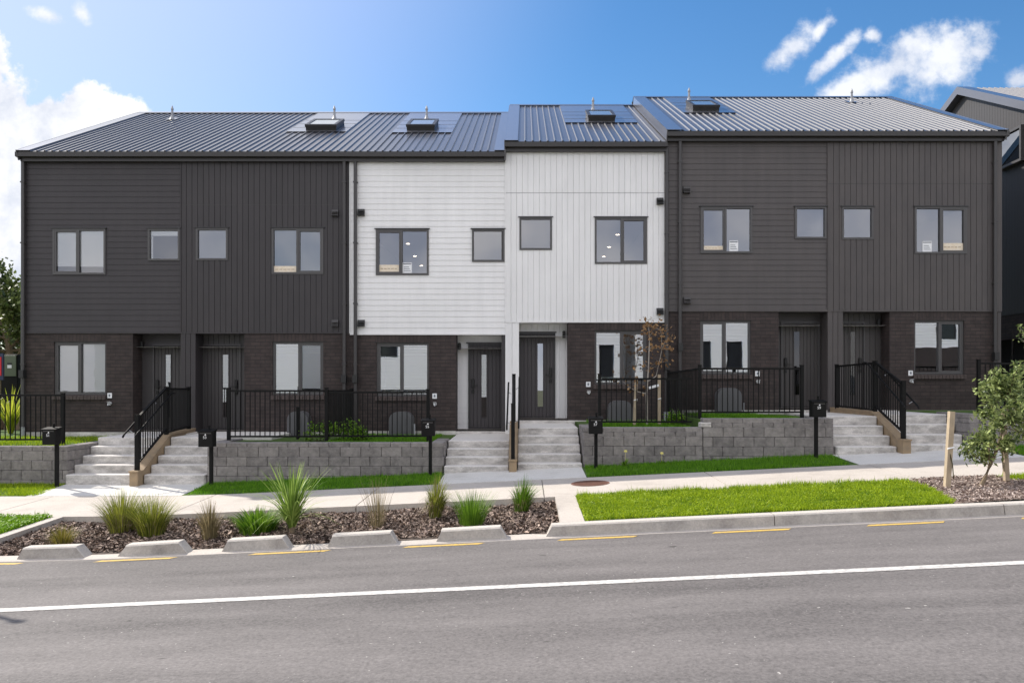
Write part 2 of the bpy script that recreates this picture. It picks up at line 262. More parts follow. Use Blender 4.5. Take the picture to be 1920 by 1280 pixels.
MAT['kerb'] = stained_concrete('kerb_concrete', (0.54, 0.50, 0.45), (0.19, 0.175, 0.16), 1.5, 3.2, shade_upright=True)
MAT['asphalt'] = asphalt_mat()
MAT['yellow'] = mat('yellow_paint', (0.72, 0.46, 0.06), 0.7, noise=(22, 0.16), col2=(0.42, 0.30, 0.12))
MAT['wline'] = mat('white_paint', (0.70, 0.68, 0.64), 0.7, noise=(22, 0.14), col2=(0.40, 0.385, 0.37))
MAT['soil'] = mat('mulch_soil', (0.050, 0.036, 0.028), 0.95, noise=(16, 0.2), col2=(0.13, 0.10, 0.08), bump=(30, 1, 0.03))
MAT['soil2'] = mat('pale_mulch_soil', (0.16, 0.12, 0.10), 0.95, noise=(16, 0.2), col2=(0.28, 0.22, 0.19), bump=(30, 1, 0.03))
MAT['turf'] = mat('turf_base', (0.045, 0.095, 0.010), 0.95, noise=(5, 0.2), col2=(0.08, 0.14, 0.02), bump=(50, 1, 0.02))
MAT['ground'] = mat('ground_earth', (0.10, 0.12, 0.05), 0.95, noise=(0.4, 0.2), col2=(0.16, 0.15, 0.09))
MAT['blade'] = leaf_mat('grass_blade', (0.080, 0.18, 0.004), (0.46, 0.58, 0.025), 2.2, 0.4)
MAT['blade_shade'] = leaf_mat('shaded_grass_blade', (0.055, 0.18, 0.008), (0.19, 0.40, 0.02), 2.0, 0.35)  # shade put into the colour: darker copy of the grass for shaded ground
MAT['clover'] = leaf_mat('clover_leaf', (0.07, 0.19, 0.006), (0.27, 0.47, 0.02), 5, 0.4)
MAT['tuss'] = leaf_mat('tussock_green', (0.06, 0.10, 0.012), (0.42, 0.44, 0.07), 5, 0.3)
MAT['tuss_b'] = leaf_mat('tussock_brown', (0.10, 0.085, 0.04), (0.38, 0.31, 0.17), 5, 0.3)
MAT['tuss_o'] = leaf_mat('tussock_olive', (0.08, 0.09, 0.012), (0.38, 0.32, 0.06), 5, 0.3)
MAT['bush'] = leaf_mat('bush_green', (0.03, 0.10, 0.008), (0.23, 0.40, 0.035), 6, 0.3)
MAT['flax'] = leaf_mat('cabbage_tree_leaf', (0.08, 0.16, 0.015), (0.42, 0.56, 0.14), 3, 0.3, 0.4)
MAT['yucca'] = leaf_mat('bright_palm_leaf', (0.20, 0.28, 0.02), (0.60, 0.62, 0.08), 3, 0.45, 0.4)
MAT['olive'] = leaf_mat('grey_green_leaf', (0.025, 0.055, 0.012), (0.36, 0.43, 0.15), 9, 0.25, 0.45)
MAT['autumn'] = leaf_mat('rusty_leaf', (0.19, 0.10, 0.045), (0.50, 0.31, 0.15), 12, 0.4)
MAT['treeleaf'] = leaf_mat('dense_tree_leaf', (0.025, 0.045, 0.012), (0.15, 0.19, 0.05), 0.8, 0.3)
MAT['bark'] = mat('pale_bark', (0.42, 0.38, 0.33), 0.85, noise=(14, 0.2), col2=(0.26, 0.23, 0.20))
MAT['bark_d'] = mat('brown_bark', (0.14, 0.10, 0.065), 0.9, noise=(14, 0.2), col2=(0.22, 0.17, 0.11))
def chips(name, a, b_):
    m = leaf_mat(name, a, b_, 30, 0.0, 0.9); return m
MAT['chip'] = chips('bark_chip', (0.040, 0.026, 0.020), (0.56, 0.43, 0.35)); MAT['chip2'] = chips('pale_bark_chip', (0.17, 0.12, 0.10), (0.62, 0.52, 0.46))
MAT['cover'] = mat('rusty_cast_iron', (0.13, 0.055, 0.035), 0.75, noise=(20, 0.2), col2=(0.20, 0.09, 0.06), bump=(60, 0.6, 0.004))
MAT['unit'] = mat('grey_plastic', (0.095, 0.095, 0.10), 0.5)
MAT['lampglow'] = mat('downlight_glow', (1, 1, 1), 0.5, emit=((1, 0.82, 0.6), 4))
MAT['green_box'] = mat('olive_painted_steel', (0.10, 0.125, 0.075), 0.5)
MAT['red'] = mat('red_sign', (0.62, 0.02, 0.03), 0.5); MAT['navy'] = mat('navy_sign', (0.02, 0.03, 0.08), 0.5)
MAT['rock'] = mat('garden_rock', (0.16, 0.12, 0.09), 0.9, noise=(6, 0.2), col2=(0.30, 0.22, 0.17), bump=(12, 1, 0.03))
MAT['pvc'] = mat('grey_pvc', (0.30, 0.31, 0.33), 0.4)
MAT['petal'] = mat('yellow_petal', (0.75, 0.65, 0.20), 0.6)
MAT['dark_void'] = mat('garage_shade_black', (0.02, 0.02, 0.02), 0.9)

# ------------------------------------------------------------------ mesh building
ORG = {}
class MB:
    def __init__(s): s.v = []; s.f = []
    def quad(s, a, b, c, d):
        n = len(s.v); s.v += [tuple(a), tuple(b), tuple(c), tuple(d)]; s.f.append((n, n + 1, n + 2, n + 3)); return s
    def poly(s, pts):
        n = len(s.v); s.v += [tuple(p) for p in pts]; s.f.append(tuple(range(n, n + len(pts)))); return s
    def box(s, x0, x1, y0, y1, z0, z1):
        return s.hexa([(x0, y0, z0), (x1, y0, z0), (x1, y1, z0), (x0, y1, z0), (x0, y0, z1), (x1, y0, z1), (x1, y1, z1), (x0, y1, z1)])
    def hexa(s, p):
        n = len(s.v); s.v += [tuple(q) for q in p]
        for f in ((0, 3, 2, 1), (4, 5, 6, 7), (0, 1, 5, 4), (1, 2, 6, 5), (2, 3, 7, 6), (3, 0, 4, 7)): s.f.append(tuple(n + i for i in f))
        return s
    def bbox(s, x0, x1, y0, y1, z0, z1, c=0.01):        # box with chamfered vertical and top edges
        ring = [(x0 + c, y0), (x1 - c, y0), (x1, y0 + c), (x1, y1 - c), (x1 - c, y1), (x0 + c, y1), (x0, y1 - c), (x0, y0 + c)]
        mx, my = (x0 + x1) / 2, (y0 + y1) / 2
        def inn(x, y): return (x + (c if x < mx else -c), y + (c if y < my else -c))
        n = len(s.v)
        s.v += [(x, y, z0) for x, y in ring] + [(x, y, z1 - c) for x, y in ring] + [(*inn(x, y), z1) for x, y in ring]
        for k in (0, 8):
            for i in range(8): j = (i + 1) % 8; s.f.append((n + k + i, n + k + j, n + k + 8 + j, n + k + 8 + i))
        s.f.append(tuple(n + 16 + i for i in range(8))); s.f.append(tuple(n + 7 - i for i in range(8)))
        return s
    def extrude(s, prof, p0, p1, axis_fn):              # prof: 2D closed loop, axis_fn(p, (a, b)) -> 3D
        n = len(s.v); k = len(prof)
        s.v += [tuple(axis_fn(p0, q)) for q in prof] + [tuple(axis_fn(p1, q)) for q in prof]
        for i in range(k): j = (i + 1) % k; s.f.append((n + i, n + j, n + k + j, n + k + i))
        s.f.append(tuple(n + i for i in range(k))[::-1]); s.f.append(tuple(n + k + i for i in range(k))); return s
    def tube(s, pts, r, k=8, cap=True):
        pts = [Vector(p) for p in pts]; rs = r if isinstance(r, (list, tuple)) else [r] * len(pts); n = len(s.v)
        for i, p in enumerate(pts):
            d = (pts[min(i + 1, len(pts) - 1)] - pts[max(i - 1, 0)]).normalized()
            a = d.cross(Vector((0, 0, 1)) if abs(d.z) < 0.9 else Vector((1, 0, 0))).normalized(); b = d.cross(a)
            for j in range(k):
                t = 2 * math.pi * (j + 0.5) / k; s.v.append(tuple(p + (a * math.cos(t) + b * math.sin(t)) * rs[i]))
        for i in range(len(pts) - 1):
            for j in range(k): s.f.append((n + i * k + j, n + i * k + (j + 1) % k, n + (i + 1) * k + (j + 1) % k, n + (i + 1) * k + j))
        if cap: s.f.append(tuple(n + j for j in range(k))[::-1]); s.f.append(tuple(n + (len(pts) - 1) * k + j for j in range(k)))
        return s
    def bar(s, a, b, w, h=None):                        # rectangular bar between two points, h measured near vertical
        a, b = Vector(a), Vector(b); h = h or w; d = (b - a).normalized()
        side = d.cross(Vector((0, 0, 1)) if abs(d.z) < 0.95 else Vector((0, 1, 0))).normalized() * (w / 2); up = side.cross(d).normalized() * (h / 2)
        return s.hexa([a - side - up, a + side - up, b + side - up, b - side - up, a - side + up, a + side + up, b + side + up, b - side + up])

def obj(name, mb, material, parent=None, loc=None, smooth=False, rnd=None):
    me = bpy.data.meshes.new(name)
    off = ORG.get(parent.name, (0, 0, 0)) if parent is not None else (loc or (0, 0, 0))
    if isinstance(mb, MB): V = np.array(mb.v, dtype=np.float64).reshape(-1, 3) - np.array(off); me.from_pydata(V.tolist(), [], mb.f)
    else:                                               # (verts, faces) numpy, all faces the same length
        V, F = mb; V = (V - np.array(off)).astype(np.float32); k = F.shape[1]
        me.vertices.add(len(V)); me.vertices.foreach_set('co', V.ravel()); me.loops.add(F.size); me.loops.foreach_set('vertex_index', F.astype(np.int32).ravel())
        me.polygons.add(len(F)); me.polygons.foreach_set('loop_start', np.arange(0, F.size, k, dtype=np.int32)); me.polygons.foreach_set('loop_total', np.full(len(F), k, dtype=np.int32))
        me.update(calc_edges=True)
        if rnd is not None:
            at = me.attributes.new('rnd', 'FLOAT', 'FACE'); at.data.foreach_set('value', rnd.astype(np.float32))
    if isinstance(mb, MB) and rnd is not None:
        at = me.attributes.new('rnd', 'FLOAT', 'FACE'); at.data.foreach_set('value', np.asarray(rnd, dtype=np.float32))
    me.materials.append(material)
    if smooth: me.polygons.foreach_set('use_smooth', [True] * len(me.polygons))
    me.update()
    o = bpy.data.objects.new(name, me); C.objects.link(o)
    if parent is not None: o.parent = parent; ORG[o.name] = off
    else: o.location = off; ORG[o.name] = off
    return o
def tag(o, label=None, cat=None, group=None, kind=None):
    for k, x in (('label', label), ('category', cat), ('group', group), ('kind', kind)):
        if x: o[k] = x
    return o
def thing(name, label, cat, loc, group=None):
    o = bpy.data.objects.new(name, None); C.objects.link(o); o.location = loc; o.empty_display_size = 0.2; ORG[o.name] = tuple(loc)
    return tag(o, label, cat, group)
def text(name, body, size, loc, material, parent, ext=0.001):
    cu = bpy.data.curves.new(name, 'FONT'); cu.body = body; cu.size = size; cu.extrude = ext; cu.align_x = 'CENTER'; cu.align_y = 'CENTER'; cu.materials.append(material)
    tmp = bpy.data.objects.new('tmp', cu); C.objects.link(tmp); bpy.context.view_layer.update(); me = bpy.data.meshes.new_from_object(tmp); C.objects.unlink(tmp); bpy.data.objects.remove(tmp)
    o = bpy.data.objects.new(name, me); C.objects.link(o); o.parent = parent; og = ORG[parent.name]
    o.location = tuple(loc[i] - og[i] for i in range(3)); o.rotation_euler = (R(90), 0, 0); return o

def at(px, py, Y): return ((px - CX) / FPX * Y, Y, ZC + (CY - py) / FPX * Y)
FY = 19.2                                               # facade plane
def fx(px, Y=FY): return (px - CX) / FPX * Y
def fz(py, Y=FY): return ZC + (CY - py) / FPX * Y

# ------------------------------------------------------------------ ground levels (metres)
S = 0.0466
def B(x):
    x = np.clip(np.asarray(x, dtype=float), -45, 45)
    return np.where(x > -5, S * x, np.where(x > -7.53, S * x + 0.0092 * (x + 5) ** 2, -S * 7.53 + 0.0092 * 2.53 ** 2))
def road_z(x, y): return B(x) + np.where(np.asarray(y) > 5.8, 0.025 * (10.31 - np.asarray(y)), 0.11275 - 0.02 * (5.8 - np.asarray(y)))
def path_z(x, y): return B(x) + 0.20 + 0.02 * (np.asarray(y) - 12.65)
def strip_z(x, y): return B(x) + 0.24 + 0.045 * (np.asarray(y) - 14.65)
def bed_z(x, y): t = (np.asarray(y) - 10.62) / 2.03; return B(x) - 0.005 + 0.10 * t + 0.035 * np.sin(np.clip(t, 0, 1) * math.pi) + 0.015 * np.sin(np.asarray(x) * 3.1)
def lawn_z(x, y): return B(x) + 0.135 + 0.028 * (np.asarray(y) - 10.65)
def sheet(x0, x1, y0, y1, zf, nx, ny, thick=0.0, off=0.0):
    xs = np.linspace(x0, x1, nx + 1); ys = np.linspace(y0, y1, ny + 1); mb = MB()
    for i in range(nx + 1):
        for j in range(ny + 1): mb.v.append((xs[i], ys[j], float(zf(xs[i], ys[j])) + off))
    for i in range(nx):
        for j in range(ny): a = i * (ny + 1) + j; mb.f.append((a, a + ny + 1, a + ny + 2, a + 1))
    if thick:
        n = len(mb.v); mb.v += [(x, y, z - thick) for x, y, z in mb.v]
        loop = [i * (ny + 1) for i in range(nx + 1)] + [nx * (ny + 1) + j for j in range(1, ny + 1)] + [i * (ny + 1) + ny for i in range(nx - 1, -1, -1)] + [j for j in range(ny - 1, 0, -1)]
        for a, b in zip(loop, loop[1:] + loop[:1]): mb.f.append((a, n + a, n + b, b))
    return mb
def structure(name, mb, m, **k): o = obj(name, mb, m, **k); o['kind'] = 'structure'; return o

def gz(x, y):
    b = float(B(x))
    if y < 16.2: return b - 0.16
    return b + min(0.45, 0.45 * (y - 16.2) / 0.3)
gm = MB(); gx = sorted(set(list(np.linspace(-400, -45, 6)) + list(np.linspace(-45, 45, 61)) + list(np.linspace(45, 400, 6))))
gy = [-200, -60, -20, -7, 0, 6, 12, 16.2, 16.5, 24, 40, 80, 200, 600]
for x in gx:
    for y in gy: gm.v.append((x, y, gz(x, y)))
for i in range(len(gx) - 1):
    for j in range(len(gy) - 1): a = i * len(gy) + j; gm.f.append((a, a + len(gy), a + len(gy) + 1, a + 1))
structure('ground', gm, MAT['ground'])
structure('road', sheet(-45, 45, 1.2, 10.31, road_z, 90, 6, 0.1), MAT['asphalt'])
structure('kerb_channel', sheet(-45, 45, 10.31, 10.66, lambda x, y: B(x) + 0.004 - (0.02 if y < 10.4 else 0), 90, 3, 0.12), MAT['path'])
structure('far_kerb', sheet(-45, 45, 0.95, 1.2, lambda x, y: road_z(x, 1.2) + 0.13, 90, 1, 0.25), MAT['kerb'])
structure('far_footpath', sheet(-45, 45, -1.6, 0.95, lambda x, y: road_z(x, 1.2) + 0.135, 90, 1, 0.2), MAT['path'])
structure('far_lawn', sheet(-45, 45, -6.0, -1.6, lambda x, y: road_z(x, 1.2) + 0.14, 90, 2, 0.2), MAT['turf'])
# footpath in bays with open joints
fp = MB()
xs = np.arange(-44.4, 45, 2.98)
for a in xs:
    q = sheet(a + 0.009, a + 2.971, 12.65, 14.65, path_z, 6, 2, 0.14); n = len(fp.v); fp.v += q.v; fp.f += [tuple(n + i for i in f) for f in q.f]
structure('footpath', fp, MAT['path'])
structure('footpath_base', sheet(-45, 45, 12.66, 14.64, path_z, 90, 1, 0.0, -0.03), MAT['kerb'])
# markings
structure('centre_line', sheet(-45, 45, 7.60, 7.75, road_z, 90, 1, 0, 0.004), MAT['wline'])
for k in range(-4, 9):
    x0 = fx(760, 10.15) + 1.955 * (k - 0) ; 
    mb = MB(); a, b = x0, x0 + 0.97
    pts = [(a - .035, 10.10), (b - .035, 10.10), (b + .035, 10.20), (a + .035, 10.20)]
    mb.poly([(x, y, float(road_z(x, y)) + 0.004) for x, y in pts]); structure('yellow_line', mb, MAT['yellow'])

# kerbs
def kerb_run(x0, x1, tl, tr):
    """kerb upstand with sloped ends (tl, tr = run of the end slopes)"""
    mb = MB(); n = max(1, int((x1 - x0) / 1.0)); xs = [x0 + tl + (x1 - tr - x0 - tl) * i / n for i in range(n + 1)]
    def ring(xa, xb, h): z = float(B(xa)) - 0.01; return [(xa, 10.42, z), (xa, 10.66, z), (xb, 10.645, z + h), (xb, 10.475, z + h), (xb, 10.455, z + h - 0.018)]
    rings = [ring(x0, x0 + tl, 0.155)]
    rings[0] = [(x0, 10.42, float(B(x0)) - .01), (x0 + 0.02, 10.66, float(B(x0)) - .01), (x0 + tl, 10.645, float(B(x0)) + .145), (x0 + tl, 10.475, float(B(x0)) + .145), (x0 + tl, 10.455, float(B(x0)) + .127)]
    for x in xs[1:-1]: rings.append(ring(x, x, 0.155))
    bz = float(B(x1)); rings.append([(x1, 10.42, bz - .01), (x1 - 0.02, 10.66, bz - .01), (x1 - tr, 10.645, bz + .145), (x1 - tr, 10.475, bz + .145), (x1 - tr, 10.455, bz + .127)])
    n0 = len(mb.v)
    for r in rings: mb.v += r
    for i in range(len(rings) - 1):
        for j in range(5): k = (j + 1) % 5; mb.f.append((n0 + i * 5 + j, n0 + i * 5 + k, n0 + i * 5 + 5 + k, n0 + i * 5 + 5 + j))
    mb.f.append(tuple(n0 + j for j in range(5))); mb.f.append(tuple(n0 + (len(rings) - 1) * 5 + j for j in range(5))[::-1])
    return mb
kb = [(31, 161, 38, 140, 'leftmost low concrete kerb block, below the brownish tussock'), (219, 353, 232, 333, 'low concrete kerb block with a crack, below the pair of tall green tussocks'),
      (415, 544, 423, 528, 'low concrete kerb block in front of the cabbage tree and leafy bush'), (614, 746, 620, 731, 'low concrete kerb block below the sparse brown rushes'),
      (817, 953, 825, 938, 'low concrete kerb block below the round green tussock, nearest the long kerb')]
for a, b, c, d, lab in kb:
    x0, x1 = fx(a, 10.43), fx(b, 10.43)
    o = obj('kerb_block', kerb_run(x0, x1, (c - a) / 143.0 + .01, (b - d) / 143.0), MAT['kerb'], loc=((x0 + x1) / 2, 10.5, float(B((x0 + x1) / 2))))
    tag(o, lab, 'kerb block', 'kerb blocks along the planted bed')
kr = MB(); x = fx(1022, 10.43); first = True
while x < 30:
    q = kerb_run(x, x + 2.99, 0.09 if first else 0.0001, 0.0001); n = len(kr.v); kr.v += q.v; kr.f += [tuple(n + i for i in f) for f in q.f]; x += 3.0; first = False
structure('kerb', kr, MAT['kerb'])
kl = MB(); x = -30
while x < -10.2: q = kerb_run(x, x + 2.78, 0.0001, 0.0001); n = len(kl.v); kl.v += q.v; kl.f += [tuple(n + i for i in f) for f in q.f]; x += 2.79
structure('kerb', kl, MAT['kerb'])
# concrete strips at both ends of the bed
structure('concrete_strip', sheet(0.47, 0.79, 10.65, 12.645, lambda x, y: B(x) + 0.142 + 0.029 * (y - 10.65), 1, 4, 0.2), MAT['path'])
structure('concrete_strip', sheet(-7.46, -7.30, 10.65, 12.645, lambda x, y: B(x) + 0.142 + 0.029 * (y - 10.65), 1, 4, 0.2), MAT['path'])
# bed and lawns
structure('planting_bed', sheet(-7.31, 0.48, 10.60, 12.65, bed_z, 60, 16), MAT['soil'])
structure('lawn', sheet(-30, -7.455, 10.64, 12.65, lawn_z, 30, 4), MAT['turf'])
structure('lawn', sheet(0.785, 8.9, 10.64, 12.65, lawn_z, 30, 4), MAT['turf'])
structure('lawn', sheet(8.9, 30, 10.64, 12.65, lawn_z, 30, 4), MAT['turf'])
def lawn_edge(y): t = (y - 10.65) / 2.0; return 5.72 + 0.28 * t + 0.10 * np.sin(t * 3)
mm = MB(); n = 24
for i in range(n + 1):
    y = 10.645 + 2.0 * i / n; xa = float(lawn_edge(y)); xb = 9.2 if y < 12.0 else 7.35
    for t in np.linspace(0, 1, 16): x = xa + (xb - xa) * t; mm.v.append((x, y, float(lawn_z(x, y)) + 0.012 + 0.03 * math.sin(t * math.pi)))
for i in range(n):
    for j in range(15): a = i * 16 + j; mm.f.append((a, a + 1, a + 17, a + 16))
structure('mulch_ring_base', mm, MAT['soil2'])
# verge strip in front of the walls, cut round the aprons
APR = [(-9.14, -6.30), (-1.60, 1.12), (6.12, 9.2)]
prev = -30
for a, b in APR + [(30, 30)]:
    if a > prev: structure('verge', sheet(prev, a, 14.65, 16.3, strip_z, max(2, int((a - prev) * 2)), 4, 0.1), MAT['turf'])
    if b > a: structure('apron', sheet(a, b, 14.655, 16.2, lambda x, y: strip_z(x, y) + 0.006, 6, 2, 0.12), MAT['apron'])
    prev = b

# ------------------------------------------------------------------ grass made of blades
def pin(poly, x, y):
    c = np.zeros(len(x), bool); n = len(poly)
    for i in range(n):
        x1, y1 = poly[i]; x2, y2 = poly[(i + 1) % n]
        if y1 == y2: continue
        c ^= ((y1 > y) != (y2 > y)) & (x < (x2 - x1) * (y - y1) / (y2 - y1) + x1)
    return c
def blades(poly, zf, dens, h, w, lean=0.5, clump=0.4, zoff=0.0):
    P = np.array(poly); a0, b0 = P.min(0); a1, b1 = P.max(0); n = int((a1 - a0) * (b1 - b0) * dens)
    x = rng.uniform(a0, a1, n); y = rng.uniform(b0, b1, n); k = pin(poly, x, y); x, y = x[k], y[k]; n = len(x)
    big = 0.5 + 0.5 * np.sin(x * 5.1 + 1.7 * np.sin(y * 4.3)) * np.cos(y * 6.7 + x * 2.2)
    keep = rng.random(n) < np.where(big < .28, .5, 1.0); x, y, big = x[keep], y[keep], big[keep]; n = len(x)
    hh = h * (0.5 + clump * big + rng.uniform(0, 0.7, n) + 1.1 * (rng.random(n) < 0.03)); ang = rng.uniform(0, 2 * np.pi, n); la = rng.uniform(0, 2 * np.pi, n); ln = hh * lean * rng.uniform(0.1, 1, n)
    z = zf(x, y) + zoff; c, s = np.cos(ang) * w / 2, np.sin(ang) * w / 2
    V = np.empty((n, 3, 3)); V[:, 0] = np.stack([x - c, y - s, z - 0.005], 1); V[:, 1] = np.stack([x + c, y + s, z - 0.005], 1)
    V[:, 2] = np.stack([x + np.cos(la) * ln, y + np.sin(la) * ln, z + hh], 1)
    F = np.arange(n * 3).reshape(n, 3); return (V.reshape(-1, 3), F), rng.uniform(0, 1, n)
def grass(poly, zf, dens, h, w, m, label=None, **k):
    g, r = blades(poly, zf, dens, h, w, **k); o = obj('grass', g, m, rnd=r); return tag(o, label, 'grass' if label else None, kind='stuff')
edge = [(float(lawn_edge(y)) + 0.05 * math.sin(y * 21), y) for y in np.linspace(12.62, 10.68, 14)]
grass([(0.80, 10.68), (0.80, 12.64)] + edge, lawn_z, 5600, 0.038, 0.011, MAT['blade'], 'bright green lawn between the footpath and the long kerb', clump=.9, lean=1.1)
def clover(poly, zf, n, size, label, m='clover'):
    P = np.array(poly); a0, b0 = P.min(0); a1, b1 = P.max(0); x = rng.uniform(a0, a1, n * 2); y = rng.uniform(b0, b1, n * 2); k = pin(poly, x, y); x, y = x[k][:n], y[k][:n]; n = len(x)
    z = zf(x, y) + rng.uniform(.012, .05, n); t = rng.uniform(0, 2 * np.pi, n); s = size * rng.uniform(.5, 1.2, n)[:, None]
    U = np.stack([np.cos(t), np.sin(t), rng.normal(0, .35, n)], 1) * s / 2; W = np.stack([-np.sin(t), np.cos(t), rng.normal(0, .35, n)], 1) * s / 2.4; c = np.stack([x, y, z], 1)
    V = np.stack([c - U, c + W, c + U, c - W], 1).reshape(-1, 3); o = obj('clover', (V, np.arange(n * 4).reshape(n, 4)), MAT[m], rnd=rng.uniform(0, 1, n)); tag(o, label, 'clover', kind='stuff')
clover([(0.80, 10.68), (0.80, 12.66)] + edge, lawn_z, 26000, .022, 'small clover leaves mixed through the bright lawn', 'blade')
clover([(-9.6, 10.66), (-9.6, 12.64), (-7.47, 12.64), (-7.47, 10.66)], lambda x, y: lawn_z(x, y) + .02, 9000, .034, 'clover leaves in the grass corner left of the planted bed')
grass([(0.82, 12.55), (0.82, 12.72), (5.9, 12.72), (5.9, 12.55)], lawn_z, 3500, 0.055, 0.010, MAT['blade'], 'longer grass spilling over the lawn edge onto the footpath', clump=0.9)
grass([(-13, 10.66), (-13, 12.64), (-7.47, 12.64), (-7.47, 10.66)], lawn_z, 4200, 0.055, 0.016, MAT['clover'], 'clover covered grass corner left of the planted bed')
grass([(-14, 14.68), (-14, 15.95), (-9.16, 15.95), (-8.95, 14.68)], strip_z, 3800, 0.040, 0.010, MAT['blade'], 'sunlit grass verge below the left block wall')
grass([(-6.2, 14.68), (-6.32, 15.95), (-1.66, 15.95), (-1.60, 14.68)], strip_z, 3600, 0.050, 0.010, MAT['blade_shade'], 'shaded grass verge below the middle block wall')
grass([(1.14, 14.68), (1.18, 15.95), (6.1, 15.95), (5.95, 14.68)], strip_z, 3600, 0.050, 0.010, MAT['blade_shade'], 'shaded grass verge below the stepped block wall')
grass([(7.35, 12.1), (7.35, 12.64), (9.9, 12.64), (9.9, 12.1)], lawn_z, 3500, 0.055, 0.010, MAT['blade'], 'grass tuft beside the mulch ring near the footpath')
grass([(9.1, 10.66), (9.1, 12.64), (13.5, 12.64), (13.5, 10.66)], lawn_z, 3500, .045, .011, MAT['blade'], 'grass verge past the mulch ring beyond the right edge')
grass([(9.25, 14.7), (9.25, 15.95), (14, 15.95), (14, 14.7)], strip_z, 2500, 0.05, 0.010, MAT['blade_shade'], 'grass verge behind the staked bush')
# ------------------------------------------------------------------ bark chips
def chipfield(poly, zf, n, L, m, label):
    P = np.array(poly); a0, b0 = P.min(0); a1, b1 = P.max(0); x = rng.uniform(a0, a1, n * 2); y = rng.uniform(b0, b1, n * 2); k = pin(poly, x, y); x, y = x[k][:n], y[k][:n]; n = len(x)
    z = zf(x, y) + rng.uniform(0.0, 0.03, n); a = rng.uniform(0, 2 * np.pi, n); t = rng.normal(0, 0.45, n); l = L * rng.uniform(0.3, 1, n); w = l * rng.uniform(0.15, 0.4, n)
    u_ = np.stack([np.cos(a) * np.cos(t), np.sin(a) * np.cos(t), np.sin(t)], 1); r_ = rng.normal(0, 1, (n, 3)); v_ = np.cross(u_, r_); v_ /= np.linalg.norm(v_, axis=1)[:, None]; v_[:, 2] *= 0.6
    c = np.stack([x, y, z], 1); U = u_ * l[:, None] / 2; W = v_ * w[:, None] / 2
    V = np.stack([c - U - W, c + U - W, c + U * 0.9 + W, c - U * 0.8 + W], 1).reshape(-1, 3); F = np.arange(n * 4).reshape(n, 4)
    o = obj('bark_mulch', (V, F), m, rnd=rng.uniform(-0.1, 1, n) ** 1.6); return tag(o, label, 'mulch', kind='stuff')
chipfield([(-7.29, 10.68), (-7.29, 12.63), (0.46, 12.63), (0.46, 10.68)], bed_z, 30000, 0.095, MAT['chip'], 'dark bark mulch covering the planted bed')
mz = lambda x, y: lawn_z(x, y) + 0.02
chipfield([(float(lawn_edge(y)) + 0.06, y) for y in np.linspace(10.66, 12.63, 10)] + [(7.4, 12.63), (7.4, 12.1), (9.0, 11.9), (9.0, 10.66)], mz, 15000, 0.065, MAT['chip2'], 'pale bark mulch round the staked bush')

# ------------------------------------------------------------------ roof blocks
TAN = (10.46 - 7.51) / 6.03; Y0 = 18.96; YR = 24.98; SL = math.atan(TAN); NRM = Vector((0, -math.sin(SL), math.cos(SL)))
EAVE = {'L': 7.51, 'M': 7.745, 'R': 7.995}
UX = [-12.04, fx(339.5), fx(656.5), -0.48, 3.37, fx(1551.5), 11.42]
def rp(blk, x, y, lift=0.0): return Vector((x, y, EAVE[blk] + (y - Y0) * TAN)) + NRM * lift
def roof_at(blk, px, py):                               # photo point on the roof plane -> X, Y
    k = (CY - py) / FPX; Y = (EAVE[blk] - TAN * Y0 - ZC) / (k - TAN); return ((px - CX) / FPX * Y, Y)
def rback(blk, x, y, lift=0.0): zz = EAVE[blk] + (YR - Y0) * TAN - (y - YR) * TAN; return Vector((x, y, zz)) + Vector((0, math.sin(SL), math.cos(SL))) * lift
PITCH = 0.178; RH = 0.026
def rib_profile(x0, x1):
    pr = [(x0, 0)]; k = math.ceil((x0 + 0.03) / PITCH)
    while k * PITCH < x1 - 0.03:
        c = k * PITCH; pr += [(c - 0.024, 0), (c - 0.011, RH), (c + 0.011, RH), (c + 0.024, 0)]; k += 1
    return pr + [(x1, 0)]
def roof_sheet(blk, x0, x1):
    mb = MB(); pr = rib_profile(x0, x1)
    for fn, ya, yb in ((rp, Y0, YR), (rback, YR, YR + 6.0)):
        for (a, ha), (b, hb) in zip(pr, pr[1:]):
            mb.quad(fn(blk, a, ya, ha), fn(blk, b, ya, hb), fn(blk, b, yb, hb), fn(blk, a, yb, ha))
    # underside (lining) a little below
    mb.quad(rp(blk, x0, Y0, -0.06), rp(blk, x0, YR, -0.06), rp(blk, x1, YR, -0.06), rp(blk, x1, Y0, -0.06))
    mb.quad(rback(blk, x0, YR, -0.06), rback(blk, x0, YR + 6, -0.06), rback(blk, x1, YR + 6, -0.06), rback(blk, x1, YR, -0.06))
    return mb
def slab_on_roof(blk, x0, x1, ya, yb, l0, l1, fn=rp):
    return MB().hexa([fn(blk, x0, ya, l0), fn(blk, x1, ya, l0), fn(blk, x1, yb, l0), fn(blk, x0, yb, l0), fn(blk, x0, ya, l1), fn(blk, x1, ya, l1), fn(blk, x1, yb, l1), fn(blk, x0, yb, l1)])

